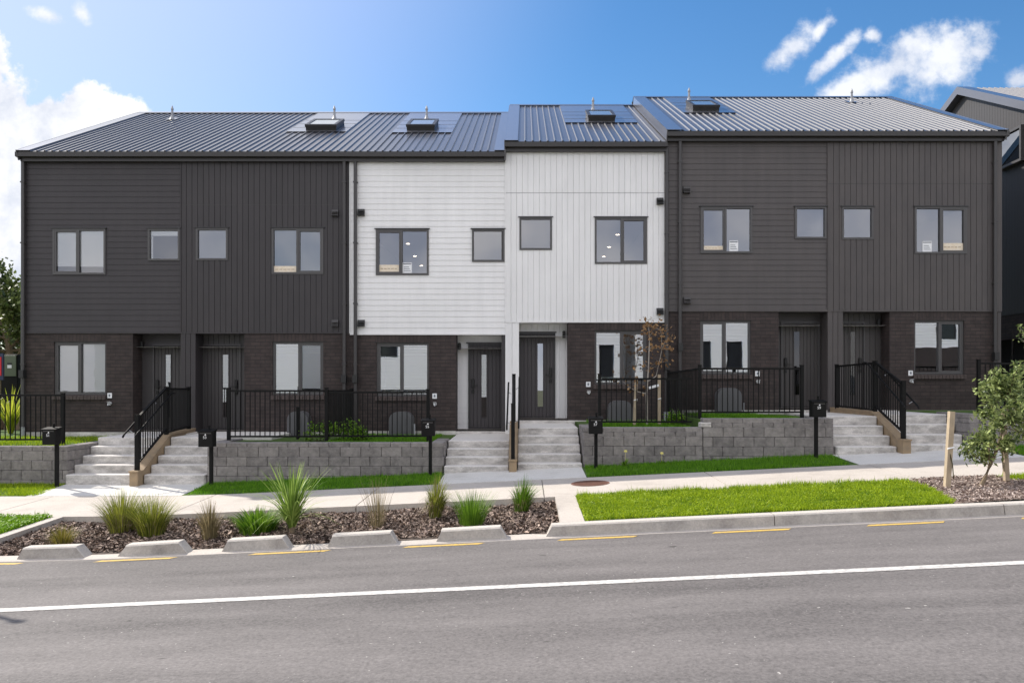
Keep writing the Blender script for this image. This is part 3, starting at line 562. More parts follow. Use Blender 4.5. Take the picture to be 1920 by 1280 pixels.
# ------------------------------------------------------------------ cladding
def split(prof, cuts):
    out = []
    for (t0, d0), (t1, d1) in zip(prof, prof[1:]):
        cs = sorted(c for c in cuts if t0 + 1e-6 < c < t1 - 1e-6); p = (t0, d0)
        for c in cs: q = (c, d0 + (d1 - d0) * (c - t0) / (t1 - t0)); out.append((p, q)); p = q
        out.append((p, (t1, d1)))
    return out
def inhole(x, z, holes): return any(a < x < b and c < z < d for a, b, c, d in holes)
def weatherboards(x0, x1, z0, z1, y, holes, pitch=0.135):
    prof = [(z0, 0)]; z = z0
    k = 0
    while z < z1 - 1e-6:
        zt = min(z + pitch, z1); prof += [(z, 0.013), (zt, 0.013 - 0.010 * (zt - z) / pitch)]; z = zt
        if z < z1 - 1e-6: prof.append((z, 0.0))
        prof.append((z, 0.0)) if z < z1 - 1e-6 else None
    mb = MB(); cx = sorted({x0, x1} | {q for h in holes for q in h[:2] if x0 < q < x1}); cz = [q for h in holes for q in h[2:]]
    for (a, da), (b, db) in split(prof, cz):
        if a == b and da == db: continue
        for xa, xb in zip(cx, cx[1:]):
            if inhole((xa + xb) / 2, (a + b) / 2 + (1e-4 if a == b else 0), holes): continue
            mb.quad((xa, y - da, a), (xb, y - da, a), (xb, y - db, b), (xa, y - db, b))
    return mb
def vboards(x0, x1, z0, z1, y, holes, pitch=0.135, joints=()):
    n = round((x1 - x0) / pitch); p = (x1 - x0) / n; g = 0.012; prof = [(x0, 0.018)]
    for i in range(1, n): c = x0 + i * p; prof += [(c - g / 2, 0.018), (c - g / 4, 0.004), (c + g / 4, 0.004), (c + g / 2, 0.018)]
    prof.append((x1, 0.018)); mb = MB(); cuts = [q for h in holes for q in h[:2]]; zz = {z0, z1} | {q for h in holes for q in h[2:] if z0 < q < z1}
    for j in joints: zz |= {j - 0.006, j + 0.006}
    zz = sorted(zz)
    for (a, da), (b, db) in split(prof, cuts):
        for za, zb in zip(zz, zz[1:]):
            zm = (za + zb) / 2
            if inhole((a + b) / 2, zm, holes): continue
            r = 0.016 if any(abs(zm - j) < 0.006 for j in joints) else 0
            mb.quad((a, y - da + r, za), (b, y - db + r, za), (b, y - db + r, zb), (a, y - da + r, zb))
    return mb
def wall_holes(x0, x1, z0, z1, y0, y1, holes):
    mb = MB(); xs = sorted({x0, x1} | {q for h in holes for q in h[:2] if x0 < q < x1}); zs = sorted({z0, z1} | {q for h in holes for q in h[2:] if z0 < q < z1})
    for xa, xb in zip(xs, xs[1:]):
        for za, zb in zip(zs, zs[1:]):
            if inhole((xa + xb) / 2, (za + zb) / 2, holes): continue
            mb.quad((xa, y0, za), (xb, y0, za), (xb, y0, zb), (xa, y0, zb)); mb.quad((xa, y1, zb), (xb, y1, zb), (xb, y1, za), (xa, y1, za))
    rects = [(x0, x1, z0, z1)] + [(max(a, x0), min(b, x1), max(c, z0), min(d, z1)) for a, b, c, d in holes]
    for a, b, c, d in rects:
        mb.quad((a, y0, c), (a, y1, c), (a, y1, d), (a, y0, d)); mb.quad((b, y0, c), (b, y1, c), (b, y1, d), (b, y0, d))
        mb.quad((a, y0, d), (b, y0, d), (b, y1, d), (a, y1, d)); mb.quad((a, y0, c), (b, y0, c), (b, y1, c), (a, y1, c))
    return mb

# ------------------------------------------------------------------ windows and doors
def make_window(root, r, mull, y, openp=None, material=None, flash=True, glass='glass', papers=(), blind=None):
    """r = X0,X1,Z0,Z1; mull = x of mullion or None; openp = index of the sash that opens"""
    x0, x1, z0, z1 = r; m = material or MAT['alu']; w = 0.046; ya, yb = y, y + 0.10; mb = MB()
    mb.box(x0, x0 + w, ya, yb, z0, z1).box(x1 - w, x1, ya, yb, z0, z1).box(x0 + w, x1 - w, ya + .001, yb, z1 - w, z1).box(x0 + w, x1 - w, ya + .001, yb, z0, z0 + w)
    if mull: mb.box(mull - w / 2, mull + w / 2, ya - .003, yb - .001, z0 + w, z1 - w)
    win = obj('window', mb, m, root)
    if flash: obj('head_flashing', MB().box(x0 - 0.03, x1 + 0.03, ya - 0.022, ya + 0.04, z1 + .002, z1 + 0.02), MAT['alu_dark'], win)
    cells = [(x0 + w, (mull or x1) - (w / 2 if mull else w))] + ([(mull + w / 2, x1 - w)] if mull else [])
    for i, (a, b) in enumerate(cells):
        za, zb = z0 + w, z1 - w
        if openp == i:
            s = 0.034; sb = MB().box(a, a + s, ya + .006, yb - .01, za, zb).box(b - s, b, ya + .006, yb - .01, za, zb).box(a + s, b - s, ya + .007, yb - .01, zb - s, zb).box(a + s, b - s, ya + .007, yb - .01, za, za + s)
            obj('sash', sb, m, win); a, b, za, zb = a + s, b - s, za + s, zb - s
        obj('pane', MB().quad((a - .004, ya + .05, za - .004), (b + .004, ya + .05, za - .004), (b + .004, ya + .05, zb + .004), (a - .004, ya + .05, zb + .004)), MAT[glass], win)
        yi = ya + 0.058
        for pi, kind, fx0, fx1, h in papers:
            if pi != i: continue
            X0, X1 = a + (b - a) * fx0, a + (b - a) * fx1
            if kind == 'card':
                obj('card', MB().box(X0, X1, ya + .038, ya + .045, za + .002, za + h), MAT['cream'], win)
                t = MB()
                for q in range(5): t.box(X0 + .03 + q * (X1 - X0 - .06) / 5, X0 + .03 + (q + .75) * (X1 - X0 - .06) / 5, ya + .0365, ya + .0375, za + h * 0.42, za + h * 0.50)
                obj('card_print', t, MAT['timber'], win)
            else:
                obj('notice', MB().box(X0, X1, ya + .040, ya + .045, za + .002, za + h), MAT['paper'], win)
                t = MB().box(X0 + .01, X1 - .01, ya + .0365, ya + .0375, za + h * .84, za + h * .93)
                for q in range(3): t.box(X0 + .03, X1 - .03 - .02 * q, ya + .0365, ya + .0375, za + h * (.22 + .17 * q), za + h * (.27 + .17 * q))
                obj('notice_print', t, MAT['ink'], win)
        if blind == 'roller': obj('roller_blind', MB().box(a + .001, b - .001, yi, yi + .012, za + (0.12 if openp == i else .15), zb - .001), MAT['blind'], win)
        if blind == 'half': obj('roller_blind', MB().box(a + .001, b - .001, yi, yi + .012, zb - .12, zb - .001).box(a + .001, a + .05, yi + .015, yi + .03, za, zb - .13), MAT['blind'], win)
        if blind == 'venetian':
            t = MB(); z = za + .01
            while z < zb - .022: t.hexa([(a, yi, z), (b, yi, z), (b, yi + .03, z + .018), (a, yi + .03, z + .018), (a, yi, z + .003), (b, yi, z + .003), (b, yi + .03, z + .021), (a, yi + .03, z + .021)]); z += .027
            t.box(a, b, yi + .034, yi + .038, za, zb); obj('venetian_blind', t, MAT['blind'], win)
    return win
def wrect(a, b, c, d, Y=FY): return (fx(a, Y), fx(b, Y), fz(d, Y), fz(c, Y))   # px left,right,top,bottom

YD = FY + 0.46                                          # door plane
def make_door(root, px0, px1, py0, py1, hinge, glass_px, material, gy=(665, 782)):
    x0, x1 = fx(px0, YD), fx(px1, YD); z1, z0 = fz(py0, YD), fz(py1, YD); w = .035
    d = obj('door', vboards(x0 + w, x1 - w, z0 + .01, z1 - w, YD + .03, [], 0.088), material, root)
    obj('door_frame', MB().box(x0, x0 + w, YD - .03, YD + .07, z0, z1).box(x1 - w, x1, YD - .03, YD + .07, z0, z1).box(x0 + w, x1 - w, YD - .029, YD + .07, z1 - w, z1), MAT['alu_dark'] if material is MAT['doorw'] else MAT['alu'], d)
    obj('threshold', MB().box(x0, x1, YD - .05, YD + .1, z0 - .045, z0), MAT['alu'], d)
    g0, g1 = fx(glass_px[0], YD), fx(glass_px[1], YD); ga, gb = fz(gy[1], YD), fz(gy[0], YD)
    gl = obj('glazing', MB().box(g0, g1, YD + .0, YD + .02, ga, gb), MAT['glass_dark'] if px0 < 1200 else MAT['glass_dim'], d)
    obj('glazing_bead', MB().box(g0 - .012, g0, YD - .004, YD + .02, ga - .012, gb + .012).box(g1, g1 + .012, YD - .004, YD + .02, ga - .012, gb + .012).box(g0, g1, YD - .004, YD + .02, gb, gb + .012).box(g0, g1, YD - .004, YD + .02, ga - .012, ga), material, d)
    hx = (x0 + 0.115) if hinge == 'R' else (x1 - 0.115); hz = z0 + 1.02; sg = 1 if hinge == 'R' else -1
    h = MB().bbox(hx - .034, hx + .034, YD - .04, YD + .012, hz - .02, hz + .20, .008).bbox(hx - .03, hx + .03, YD - .03, YD + .012, hz - .16, hz - .07, .008)
    h.bar((hx, YD - .065, hz + .04), (hx + sg * .13, YD - .065, hz + .035), .018, .022); h.bar((hx, YD - .07, hz + .04), (hx, YD - .0, hz + .04), .022)
    obj('handle', h, MAT['jet'], d)
    return d
MAT['doorw'] = mat('dark_bronze_door', (0.048, 0.042, 0.045), 0.5)
MAT['door_l'] = mat('charcoal_door', (0.056, 0.051, 0.051), 0.5); MAT['door_r'] = mat('grey_door', (0.062, 0.056, 0.054), 0.5)

def downpipe(root, x, ztop, zbot, box=True, y=FY - 0.075, w=0.075, lower=True):
    mb = MB().bbox(x - w / 2, x + w / 2, y - w / 2, y + w / 2, zbot, ztop, .012); dp = obj('downpipe', mb, MAT['pipe'], root)
    br = MB(); z = ztop - .6
    while z > zbot + .4: br.box(x - w / 2 - .012, x + w / 2 + .012, y - w / 2 - .006, y + w / 2 + .03, z, z + .03); z -= 1.45
    obj('bracket', br, MAT['pipe'], dp)
    return dp
def overflow(root, x, z, y=FY - 0.075):
    m = MB().box(x - .055, x + .055, y - .09, y - .075, z - .10, z + .08).box(x - .055, x - .045, y - .075, y + .05, z - .10, z + .08).box(x + .045, x + .055, y - .075, y + .05, z - .10, z + .08).box(x - .055, x + .055, y - .08, y + .05, z - .11, z - .10)
    obj('overflow_box', m, MAT['blackbox'], root)
def vent(root, px, py):
    x, z = fx(px), fz(py); m = MB(); m.hexa([(x - .08, FY - .11, z - .08), (x + .08, FY - .11, z - .08), (x + .08, FY, z - .08), (x - .08, FY, z - .08), (x - .08, FY - .05, z + .08), (x + .08, FY - .05, z + .08), (x + .08, FY, z + .08), (x - .08, FY, z + .08)])
    for k in range(3): m.box(x - .07, x + .07, FY - .118, FY - .06, z - .07 + .04 * k, z - .06 + .04 * k)
    obj('wall_vent', m, MAT['blackbox'] if px in (678, 1237) else MAT['pipe'], root)
def wall_lamp(root, px, py):
    x, z = fx(px, YD), fz(py, YD); obj('wall_lamp', MB().bbox(x - .035, x + .035, YD - .12, YD - .02, z - .085, z + .085, .02).box(x - .02, x + .02, YD - .03, YD + .01, z - .04, z + .04), MAT['blackbox'], root)
def tap_and_plate(root, px, py):
    x, z = fx(px), fz(py); p = obj('meter_plate', MB().bbox(x - .055, x + .055, FY - .02, FY, z - .065, z + .06, .008), MAT['paper'], root)
    obj('plate_print', MB().box(x - .02, x + .02, FY - .0225, FY - .0205, z - .03, z + .03), MAT['ink'], p)
    t = MB(); t.tube([(x + .01, FY, z - .19), (x + .01, FY - .03, z - .19)], .045, 12); t.tube([(x + .01, FY - .03, z - .19), (x + .01, FY - .10, z - .19), (x + .01, FY - .11, z - .24)], .014, 6); t.tube([(x - .03, FY - .08, z - .155), (x + .05, FY - .08, z - .155)], .008, 6)
    obj('garden_tap', t, MAT['steel'], root)

def brick_sill(root, r, y):
    mb = MB(); x = r[0] - .03
    while x < r[1] + .03:
        w = min(.076, r[1] + .03 - x)
        if w < .03: break
        mb.hexa([(x, y - .055, r[2] - .115), (x + w, y - .055, r[2] - .115), (x + w, y + .05, r[2] - .10), (x, y + .05, r[2] - .10), (x, y - .055, r[2] - .03), (x + w, y - .055, r[2] - .03), (x + w, y + .05, r[2] - .002), (x, y + .05, r[2] - .002)]); x += .086
    return obj('brick_sill', mb, MAT['brick_plain'], root)
def lamp_disc(root, x, y, z):
    mb = MB().poly([(x + .05 * math.cos(k * math.pi / 8), y + .05 * math.sin(k * math.pi / 8), z - .003) for k in range(16)]); obj('downlight', mb, MAT['lampglow'], root)

def skylight(root, blk, pl, pr, pt, pb, plain):
    # pl..pr = body px at its foot; pt,pb = px top / foot
    xa, ya = roof_at(blk, pl, pb); xb, _ = roof_at(blk, pr, pb); yb = ya + 0.95; h = .17
    s = obj('skylight', slab_on_roof(blk, xa, xb, ya, yb, RH, h), MAT['alu_dark'], root)
    fr = MB(); w = .07
    for a, b, c, d in ((xa - .015, xb + .015, ya - .015, ya + w), (xa - .015, xb + .015, yb - w, yb + .015), (xa - .015, xa + w, ya + w, yb - w), (xb - w, xb + .015, ya + w, yb - w)):
        q = slab_on_roof(blk, a, b, c, d, h - .05, h + .02); n = len(fr.v); fr.v += q.v; fr.f += [tuple(n + i for i in f) for f in q.f]
    obj('skylight_frame', fr, MAT['alu_dark'], s)
    obj('pane', slab_on_roof(blk, xa + w, xb - w, ya + w, yb - w, h - .01, h + .008), MAT['roofglass'], s)
MAT['roofglass'] = mat('skylight_glass', (0.16, 0.20, 0.23), 0.04, spec=1.0, coat=0.5)
def vent_pipe(root, blk, px, py):
    x, y = roof_at(blk, px, py); b = rp(blk, x, y); mb = MB()
    mb.tube([b, b + Vector((0, 0, .05)), b + Vector((0, 0, .12)), b + Vector((0, 0, .30))], [.09, .06, .036, .030], 10)
    p = obj('vent_pipe', mb, MAT['pvc'], root); obj('vent_cowl', MB().tube([b + Vector((0, 0, .29)), b + Vector((0, 0, .33)), b + Vector((0, 0, .42))], [.040, .040, .010], 10), MAT['pvc'], p)
    obj('pipe_boot', slab_on_roof(blk, x - .14, x + .14, y - .14, y + .20, RH - .005, RH + .006), MAT['flash'], p)

# ------------------------------------------------------------------ the six townhouses
H = [  # name data per unit
 dict(blk='L', clad='wb', m='char_l', base=.55, ztop=fz(299), zbot=fz(622.5), large=(100, 199, 429, 515), mull=148, op=0, small=(278, 338, 429, 489), low=(101, 199, 641, 740), lmull=149,
      brick=(42, 249), recess=(249, 339.5), door=(287, 351, 645, 805), hinge='R', glass=(311, 320), lamp=(268, 646), tap=(206, 741), label='charcoal weatherboard townhouse at the left end of the terrace'),
 dict(blk='L', clad='vb', m='char_l', base=.55, ztop=fz(301), zbot=fz(622.5), joint=fz(384), large=(510, 607, 428, 514), mull=558, op=1, small=(368, 428, 428, 488), low=(511, 606, 641, 740), lmull=560,
      brick=(458, 656.5), recess=(367, 458), door=(380, 452, 645, 805), hinge='L', glass=(418, 428), lamp=None, tap=None, col=(339.5, 367), label='charcoal townhouse with vertical boards, second from the left beside the white ones'),
 dict(blk='L', clad='wb', m='white', base=.55, ztop=fz(297), zbot=fz(625), large=(705, 804, 430, 516), mull=753, op=0, small=(885, 946, 430, 491), low=(706, 804, 643, 742), lmull=754,
      brick=(656.5, 855), recess=(855, 947), door=(878, 947, 644, 803), hinge='R', glass=(903, 912), lamp=(862, 649), tap=(815, 742), label='white horizontal weatherboard townhouse under the long left roof'),
 dict(blk='M', clad='vb', m='white', base=.8, ztop=fz(280), zbot=fz(602), joint=fz(362), large=(1115, 1213, 408, 495), mull=1165.5, op=1, small=(974, 1035, 408, 469), low=(1115, 1213, 620, 720), lmull=1165,
      brick=(1065, 1248), recess=(973, 1065), door=(973, 1041, 624, 783), hinge='L', glass=(1008, 1018), lamp=(1057, 627), tap=(1103, 720), col=(947.5, 973), label='white townhouse with vertical boards under the short middle roof', gy=(644, 762)),
 dict(blk='R', clad='wb', m='char_r', base=1.0, ztop=fz(262), zbot=fz(581.5), large=(1313, 1410, 388, 475), mull=1360, op=0, small=(1490, 1549, 388, 448), low=(1313, 1408, 601, 701), lmull=1360,
      brick=(1252, 1460), recess=(1460, 1551.5), door=(1464, 1536, 603, 764), hinge='R', glass=(1489, 1499), lamp=None, tap=(1420, 700), label='dark grey weatherboard townhouse right of the white pair', gy=(622, 740)),
 dict(blk='R', clad='vb', m='char_r', base=1.0, ztop=fz(262), zbot=fz(581.5), joint=fz(345), large=(1714, 1812, 388, 476), mull=1763, op=1, small=(1578, 1637, 388, 449), low=(1714, 1808, 601, 701), lmull=1763,
      brick=(1668, 1871), recess=(1580, 1668), door=(1560, 1621, 603, 764), hinge='L', glass=(1595, 1603), lamp=(1645, 604), tap=(1707, 699), col=(1551.5, 1580), label='dark grey townhouse with vertical boards at the right end of the terrace', gy=(622, 740)),
]
for i, h in enumerate(H):
    blk = h['blk']; xa, xb = UX[i], UX[i + 1]; m = MAT[h['m']]; ez = EAVE[blk]
    root = thing('townhouse', h['label'], 'townhouse', ((xa + xb) / 2, FY, h['base']), 'townhouses of the terrace')
    ca = xa if i else fx(48); cb = xb if i < 5 else fx(1862)
    if i == 3: cb = fx(1245.5)
    if i == 1: cb = fx(646)
    lg, sm = wrect(*h['large']), wrect(*h['small']); holes = [lg, sm]; zb, zt = h['zbot'], ez - 0.13
    # upper wall: structural core and cladding
    obj('wall', wall_holes(xa + .002, xb - .002, zb, zt, FY, FY + .14, holes), m, root)
    if h['clad'] == 'wb': obj('cladding', weatherboards(ca, cb, zb, h['ztop'], FY, holes), m, root)
    else: obj('cladding', vboards(ca, cb, zb, h['ztop'], FY, holes, .135, (h['joint'],)), m, root)
    tr = MB().box(ca, cb, FY - .03, FY + .0, zb - .035, zb - .002)                # bottom trim
    tr.box(ca - .012, ca + .012, FY - .034, FY, zb, h['ztop'])
    obj('trim', tr, m, root)
    if i == 0: obj('corner_trim', MB().box(xa, fx(48) - .013, FY - .03, FY, zb - .035, zt), MAT['char_l'], root)
    if i == 1: obj('corner_trim', MB().box(fx(646), xb - .001, FY - .012, FY, zb - .035, zt), MAT['char_l'], root)
    if i == 3: obj('corner_trim', MB().box(cb + .001, xb - .001, FY - .012, FY, h['base'], zt), MAT['char_r'], root)
    if i == 5: obj('corner_trim', MB().box(fx(1862) + .013, xb + .003, FY - .03, FY, zb - .035, zt), MAT['char_r'], root)
    obj('eave_trim', MB().box(xa, xb, FY - .036, FY - .001, h['ztop'] + .002, zt), MAT['gutter'] if i in (2, 3) else m, root)
    if 'joint' in h: obj('joint_flashing', MB().box(ca + .012, cb, FY - .021, FY - .001, h['joint'] - .007, h['joint'] + .007), MAT['gutter'] if i != 3 else MAT['alu_pale'], root)
    # soffit of the overhanging recess
    ra, rb = fx(h['recess'][0]), fx(h['recess'][1])
    # lower wall in brick
    ba, bb = fx(h['brick'][0]), fx(h['brick'][1]); lw = wrect(*h['low']); zl = h['base']
    br = obj('brick_wall', wall_holes(ba, bb - (.002 if i in (1, 4) else 0), zl, zb - .036, FY + .0, FY + .13, [lw]), MAT['brick'], root)
    obj('soldier_course', MB().box(lw[0] - .02, lw[1] + .02, FY - .003, FY - .0005, lw[3] + .012, min(lw[3] + .232, zb - .04)), MAT['soldier'], br)
    obj('lintel', MB().box(lw[0] - .06, lw[1] + .06, FY - .006, FY + .05, lw[3] + .002, lw[3] + .010), MAT['alu_dark'], br)
    brick_sill(root, lw, FY)
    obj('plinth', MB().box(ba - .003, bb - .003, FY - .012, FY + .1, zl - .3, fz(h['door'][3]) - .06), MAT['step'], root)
    # recess back and cheeks
    backm = m if i in (2, 3) else MAT['door_l'] if i < 2 else MAT['door_r']
    d0, d1 = fx(h['door'][0], YD), fx(h['door'][1], YD); zd1, zd0 = fz(h['door'][2], YD), fz(h['door'][3], YD); dh = [(d0, d1, zd0, zd1)]
    rba, rbb = min(ra, d0) - .12, max(rb, d1) + .12
    if i in (2, 3): rba, rbb = ra - .1, rb + .1
    obj('porch_wall', (weatherboards if h['clad'] == 'wb' else vboards)(rba, rbb, zd0 - .02, zb - .03, YD + .02, dh), backm, root)
    obj('porch_core', wall_holes(rba, rbb, zd0 - .05, zb + .1, YD + .03, YD + .14, dh), MAT['interior'], root)
    obj('porch_soffit', MB().box(ra, rb, FY + .141, YD + .02, zb - .03, zb - .012), backm if i not in (2, 3) else MAT['white'], root)
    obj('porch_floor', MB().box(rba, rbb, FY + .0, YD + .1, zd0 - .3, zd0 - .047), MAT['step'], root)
    bs = rb if ba >= rb - .01 else ra                                            # cheek on the brick side
    sgn = 1 if bs == rb else -1
    obj('brick_cheek', MB().box(min(bs, bs + sgn * .12), max(bs, bs + sgn * .12), FY + .131, YD + .02, zl, zb - .031), MAT['brick'] , root)
    if 'col' in h:
        c0, c1 = fx(h['col'][0]), fx(h['col'][1]); ct = zb - .004; cm = MB()
        q = vboards(c0, c1, zl, ct, FY, [], .135); cm.v += q.v; cm.f += q.f; cm.box(c0 + .001, c1 - .001, FY - .003, YD + .01, zl, ct)
        obj('column', cm, m, root)
    # door and windows
    dm = MAT['doorw'] if i in (2, 3) else MAT['door_l'] if i < 2 else MAT['door_r']
    make_door(root, *h['door'], h['hinge'], h['glass'], dm, h.get('gy', (665, 782)))
    if i in (2, 3): obj('head_flashing', MB().box(d0 - .05, d1 + .03, YD - .05, YD + .02, zd1 + .004, zd1 + .03), MAT['alu_dark'], root)
    P = {1: [(0, 'card', 0, 1, .15)], 2: [(0, 'card', 0, 1, .17), (1, 'notice', 0, .38, .26)], 4: [(0, 'card', 0, 1, .10), (1, 'notice', .12, .50, .26)], 5: [(0, 'notice', .28, .68, .26), (1, 'card', 0, 1, .18)]}.get(i, [])
    wm = MAT['alu'] if i in (2, 3) else MAT['alu']
    make_window(root, lg, fx(h['mull']), FY - .035, h['op'], papers=P, glass='glass_lo' if i else 'glass_b', blind='roller' if i == 0 else None)
    make_window(root, sm, None, FY - .035, None, glass='glass_lo' if i else 'glass_b', blind='half' if i == 0 else None)
    make_window(root, lw, fx(h['lmull']), FY + .035, h['op'], flash=False, glass='glass_b' if i == 0 else 'glass', blind='venetian' if i == 0 else None)
    # interior
    inn = MB(); yA, yB = YD + .15, YR + 3.2; c1_, c2_ = zb - .35, zb - .02; ceil2 = lg[3] + .28
    for za, zc in ((zd0, c1_), (c2_, ceil2)):
        inn.quad((xa + .1, yB, za), (xb - .1, yB, za), (xb - .1, yB, zc), (xa + .1, yB, zc))
        ys_ = FY + .14 if za > zd0 + .1 else YD + .16
        for xx in (xa + .1, xb - .1): inn.quad((xx, ys_, za), (xx, yB, za), (xx, yB, zc), (xx, ys_, zc))
        inn.quad((xa + .1, FY + .14, zc), (xb - .1, FY + .14, zc), (xb - .1, yB, zc), (xa + .1, yB, zc))
    inn.box(xa + .1, xb - .1, YR - 1.5, YR - 1.4, zd0, c1_)
    obj('interior_wall', inn, MAT['interior'], root)
    fl = MB(); 
    for za in (zd0 - .01, c2_ + .02): fl.quad((xa + .1, FY + .13, za), (xb - .1, FY + .13, za), (xb - .1, yB, za), (xa + .1, yB, za))
    obj('floor', fl, MAT['carpet'], root)
    if i == 2:
        for p in ((765, 457), (778, 480), (790, 498)): Y = (ceil2 - ZC) * FPX / (CY - p[1]); lamp_disc(root, fx(p[0], Y), Y, ceil2 - .003)
    if i == 3:
        for p in ((1158, 440), (1142, 463), (1132, 481)): Y = (ceil2 - ZC) * FPX / (CY - p[1]); lamp_disc(root, fx(p[0], Y), Y, ceil2 - .003)
    # gutter with a rolled lip, fascia behind
    gp = [(0, 0), (-.125, 0), (-.125, -.012), (-.112, -.012), (-.115, -.10), (-.012, -.115), (-.012, -.012), (0, -.012)]
    gprof = [(FY - .13 + a + .0, ez - .005 + b) for a, b in [(-.115, 0), (-.10, 0), (-.10, -.095), (-.01, -.105), (-.01, -.02), (0, -.02), (0, -.118), (-.11, -.108)]]
    g0 = xa - (.06 if i == 0 else 0); g1 = xb + (.06 if i == 5 else 0)
    obj('gutter', MB().extrude(gprof, g0, g1, lambda p, q: (p, q[0], q[1])), MAT['gutter'], root)
    obj('fascia', MB().box(xa, xb, FY - .128, FY - .037, ez - .20, ez - .03), MAT['gutter'], root)
    # roof
    rf = obj('roof', roof_sheet(blk, xa, xb), MAT['roof'], root)
    rc = MB()
    for fn, ya, yb in ((rp, YR - .20, YR + .006), (rback, YR, YR + .2)):
        q = slab_on_roof(blk, xa, xb, ya, yb, RH + .004, RH + .016, fn); n = len(rc.v); rc.v += q.v; rc.f += [tuple(n + k for k in f) for f in q.f]
    obj('ridge_cap', rc, MAT['flash'], rf)
    if i in (0, 3, 4) or i in (2, 5):
        e = MB(); sides = []
        if i in (0, 3, 4): sides.append((xa, xa + .30 if i != 4 else xa + .34, xa))
        if i in (2, 5): sides.append((xb - .26, xb, xb))
        for (s0, s1, ex) in sides:
            for fn, ya, yb in ((rp, Y0 - .03, YR - .2), (rback, YR + .2, YR + 6.0)):
                q = slab_on_roof(blk, s0, s1, ya, yb, RH + .003, RH + .013, fn); n = len(e.v); e.v += q.v; e.f += [tuple(n + k for k in f) for f in q.f]
                q = slab_on_roof(blk, ex - .02, ex + .0 if ex == xa else ex + .02, ya, yb, -.20, RH + .016, fn); n = len(e.v); e.v += q.v; e.f += [tuple(n + k for k in f) for f in q.f]
        obj('barge_flashing', e, MAT['flash'], rf)
    # gable ends and rear wall
    gb = MB()
    def gable(x, t):
        zr = ez + (YR - Y0) * TAN - .12; ye = YR + 5.9
        pts = [(FY + .001, h['base']), (ye, h['base']), (ye, ez - .05), (YR, zr), (FY + .001, ez - .05)]
        n = len(gb.v); gb.v += [(x, a, b) for a, b in pts] + [(x + t, a, b) for a, b in pts]
        gb.f.append(tuple(n + k for k in range(5))[::-1]); gb.f.append(tuple(n + 5 + k for k in range(5)))
        for k in range(5): l = (k + 1) % 5; gb.f.append((n + k, n + l, n + 5 + l, n + 5 + k))
    if i in (0, 3, 4): gable(xa + .003, .09)
    if i in (2, 5): gable(xb - .092, .09)
    gb.box(xa + .1, xb - .1, YR + 5.7, YR + 5.85, h['base'], ez - .05)
    obj('side_wall', gb, MAT['char_r'] if i >= 3 else MAT['char_l'], root)
# pipes, vents, roof fittings, lamps
roots = [o for o in C.objects if o.name.startswith('townhouse')]
roots.sort(key=lambda o: o.location.x)
for r_, px, zt, zb, bx in ((0, 42, EAVE['L'] - .1, .8, 700), (1, 645, EAVE['L'] - .1, .85, 709), (2, 666, EAVE['L'] - .1, .85, 709), (3, 1250.5, EAVE['M'] - .1, 1.1, 685), (4, 1275.5, EAVE['R'] - .1, 1.2, 650), (5, 1867, EAVE['R'] - .1, 1.3, 667)):
    downpipe(roots[r_], fx(px, FY - .1), zt, zb); overflow(roots[r_], fx(px, FY - .1), fz(bx))
for r_, px, py in ((1, 629, 400), (1, 629, 606), (2, 678, 399), (2, 678, 606), (3, 1237, 378), (3, 1237, 584), (4, 1287, 357), (4, 1288, 563)): vent(roots[r_], px, py)
for i, h in enumerate(H):
    if h['lamp']: wall_lamp(roots[i], *h['lamp'])
    if h['tap']: tap_and_plate(roots[i], *h['tap'])
def roof_tray(root, blk, bl, br, pb):                    # flat flashing tray from the skylight foot up to the ridge
    x0, y0 = roof_at(blk, bl, pb); x1, _ = roof_at(blk, br, pb); x0 = round(x0 / PITCH) * PITCH; x1 = round(x1 / PITCH) * PITCH
    t = slab_on_roof(blk, x0, x1, y0, YR - .2, RH + .001, RH + .007)
    for k in range(1, 4): q = slab_on_roof(blk, x0, x1, y0 + k * .62, y0 + k * .62 + .02, RH + .007, RH + .011); n = len(t.v); t.v += q.v; t.f += [tuple(n + j for j in f) for f in q.f]
    obj('roof_flashing', t, MAT['flash'], root)
roof_tray(roots[1], 'L', 541, 654, 249); roof_tray(roots[2], 'L', 731, 846, 250.5); roof_tray(roots[3], 'M', 1064, 1190, 232); roof_tray(roots[4], 'R', 1277, 1384, 213.5)
skylight(roots[1], 'L', 574, 631, 0, 247, 0); skylight(roots[2], 'L', 763, 815, 0, 247, 0); skylight(roots[3], 'M', 1103, 1153, 0, 229.5, 0); skylight(roots[4], 'R', 1299, 1348, 0, 210.5, 0)
vent_pipe(roots[0], 'L', 323, 225); vent_pipe(roots[1], 'L', 627, 225); vent_pipe(roots[2], 'L', 800, 225); vent_pipe(roots[3], 'M', 1112, 209); vent_pipe(roots[4], 'R', 1292, 191); vent_pipe(roots[5], 'R', 1597, 193)

# ------------------------------------------------------------------ yards, landings and steps
structure('yard', sheet(-30, -9.18, 16.25, 19.19, lambda x, y: 0.735, 8, 2, 0.3), MAT['turf'])
structure('yard', sheet(-30, -12.06, 19.19, 26, lambda x, y: 0.735, 8, 2, 0.3), MAT['turf'])
structure('yard', sheet(-6.33, -1.67, 16.25, 19.185, lambda x, y: 0.79, 8, 2, 0.3), MAT['turf'])
structure('yard', sheet(1.19, 3.52, 16.25, 19.185, lambda x, y: 1.105, 4, 2, 0.3), MAT['turf'])
structure('yard', sheet(3.52, 6.13, 16.25, 19.185, lambda x, y: 1.285, 4, 2, 0.3), MAT['turf'])
structure('yard', sheet(8.91, 30, 16.25, 19.185, lambda x, y: 1.375, 8, 2, 0.3), MAT['turf'])
structure('driveway', sheet(11.5, 30, 19.19, 34, lambda x, y: 1.36, 8, 2, 0.3), MAT['kerb'])
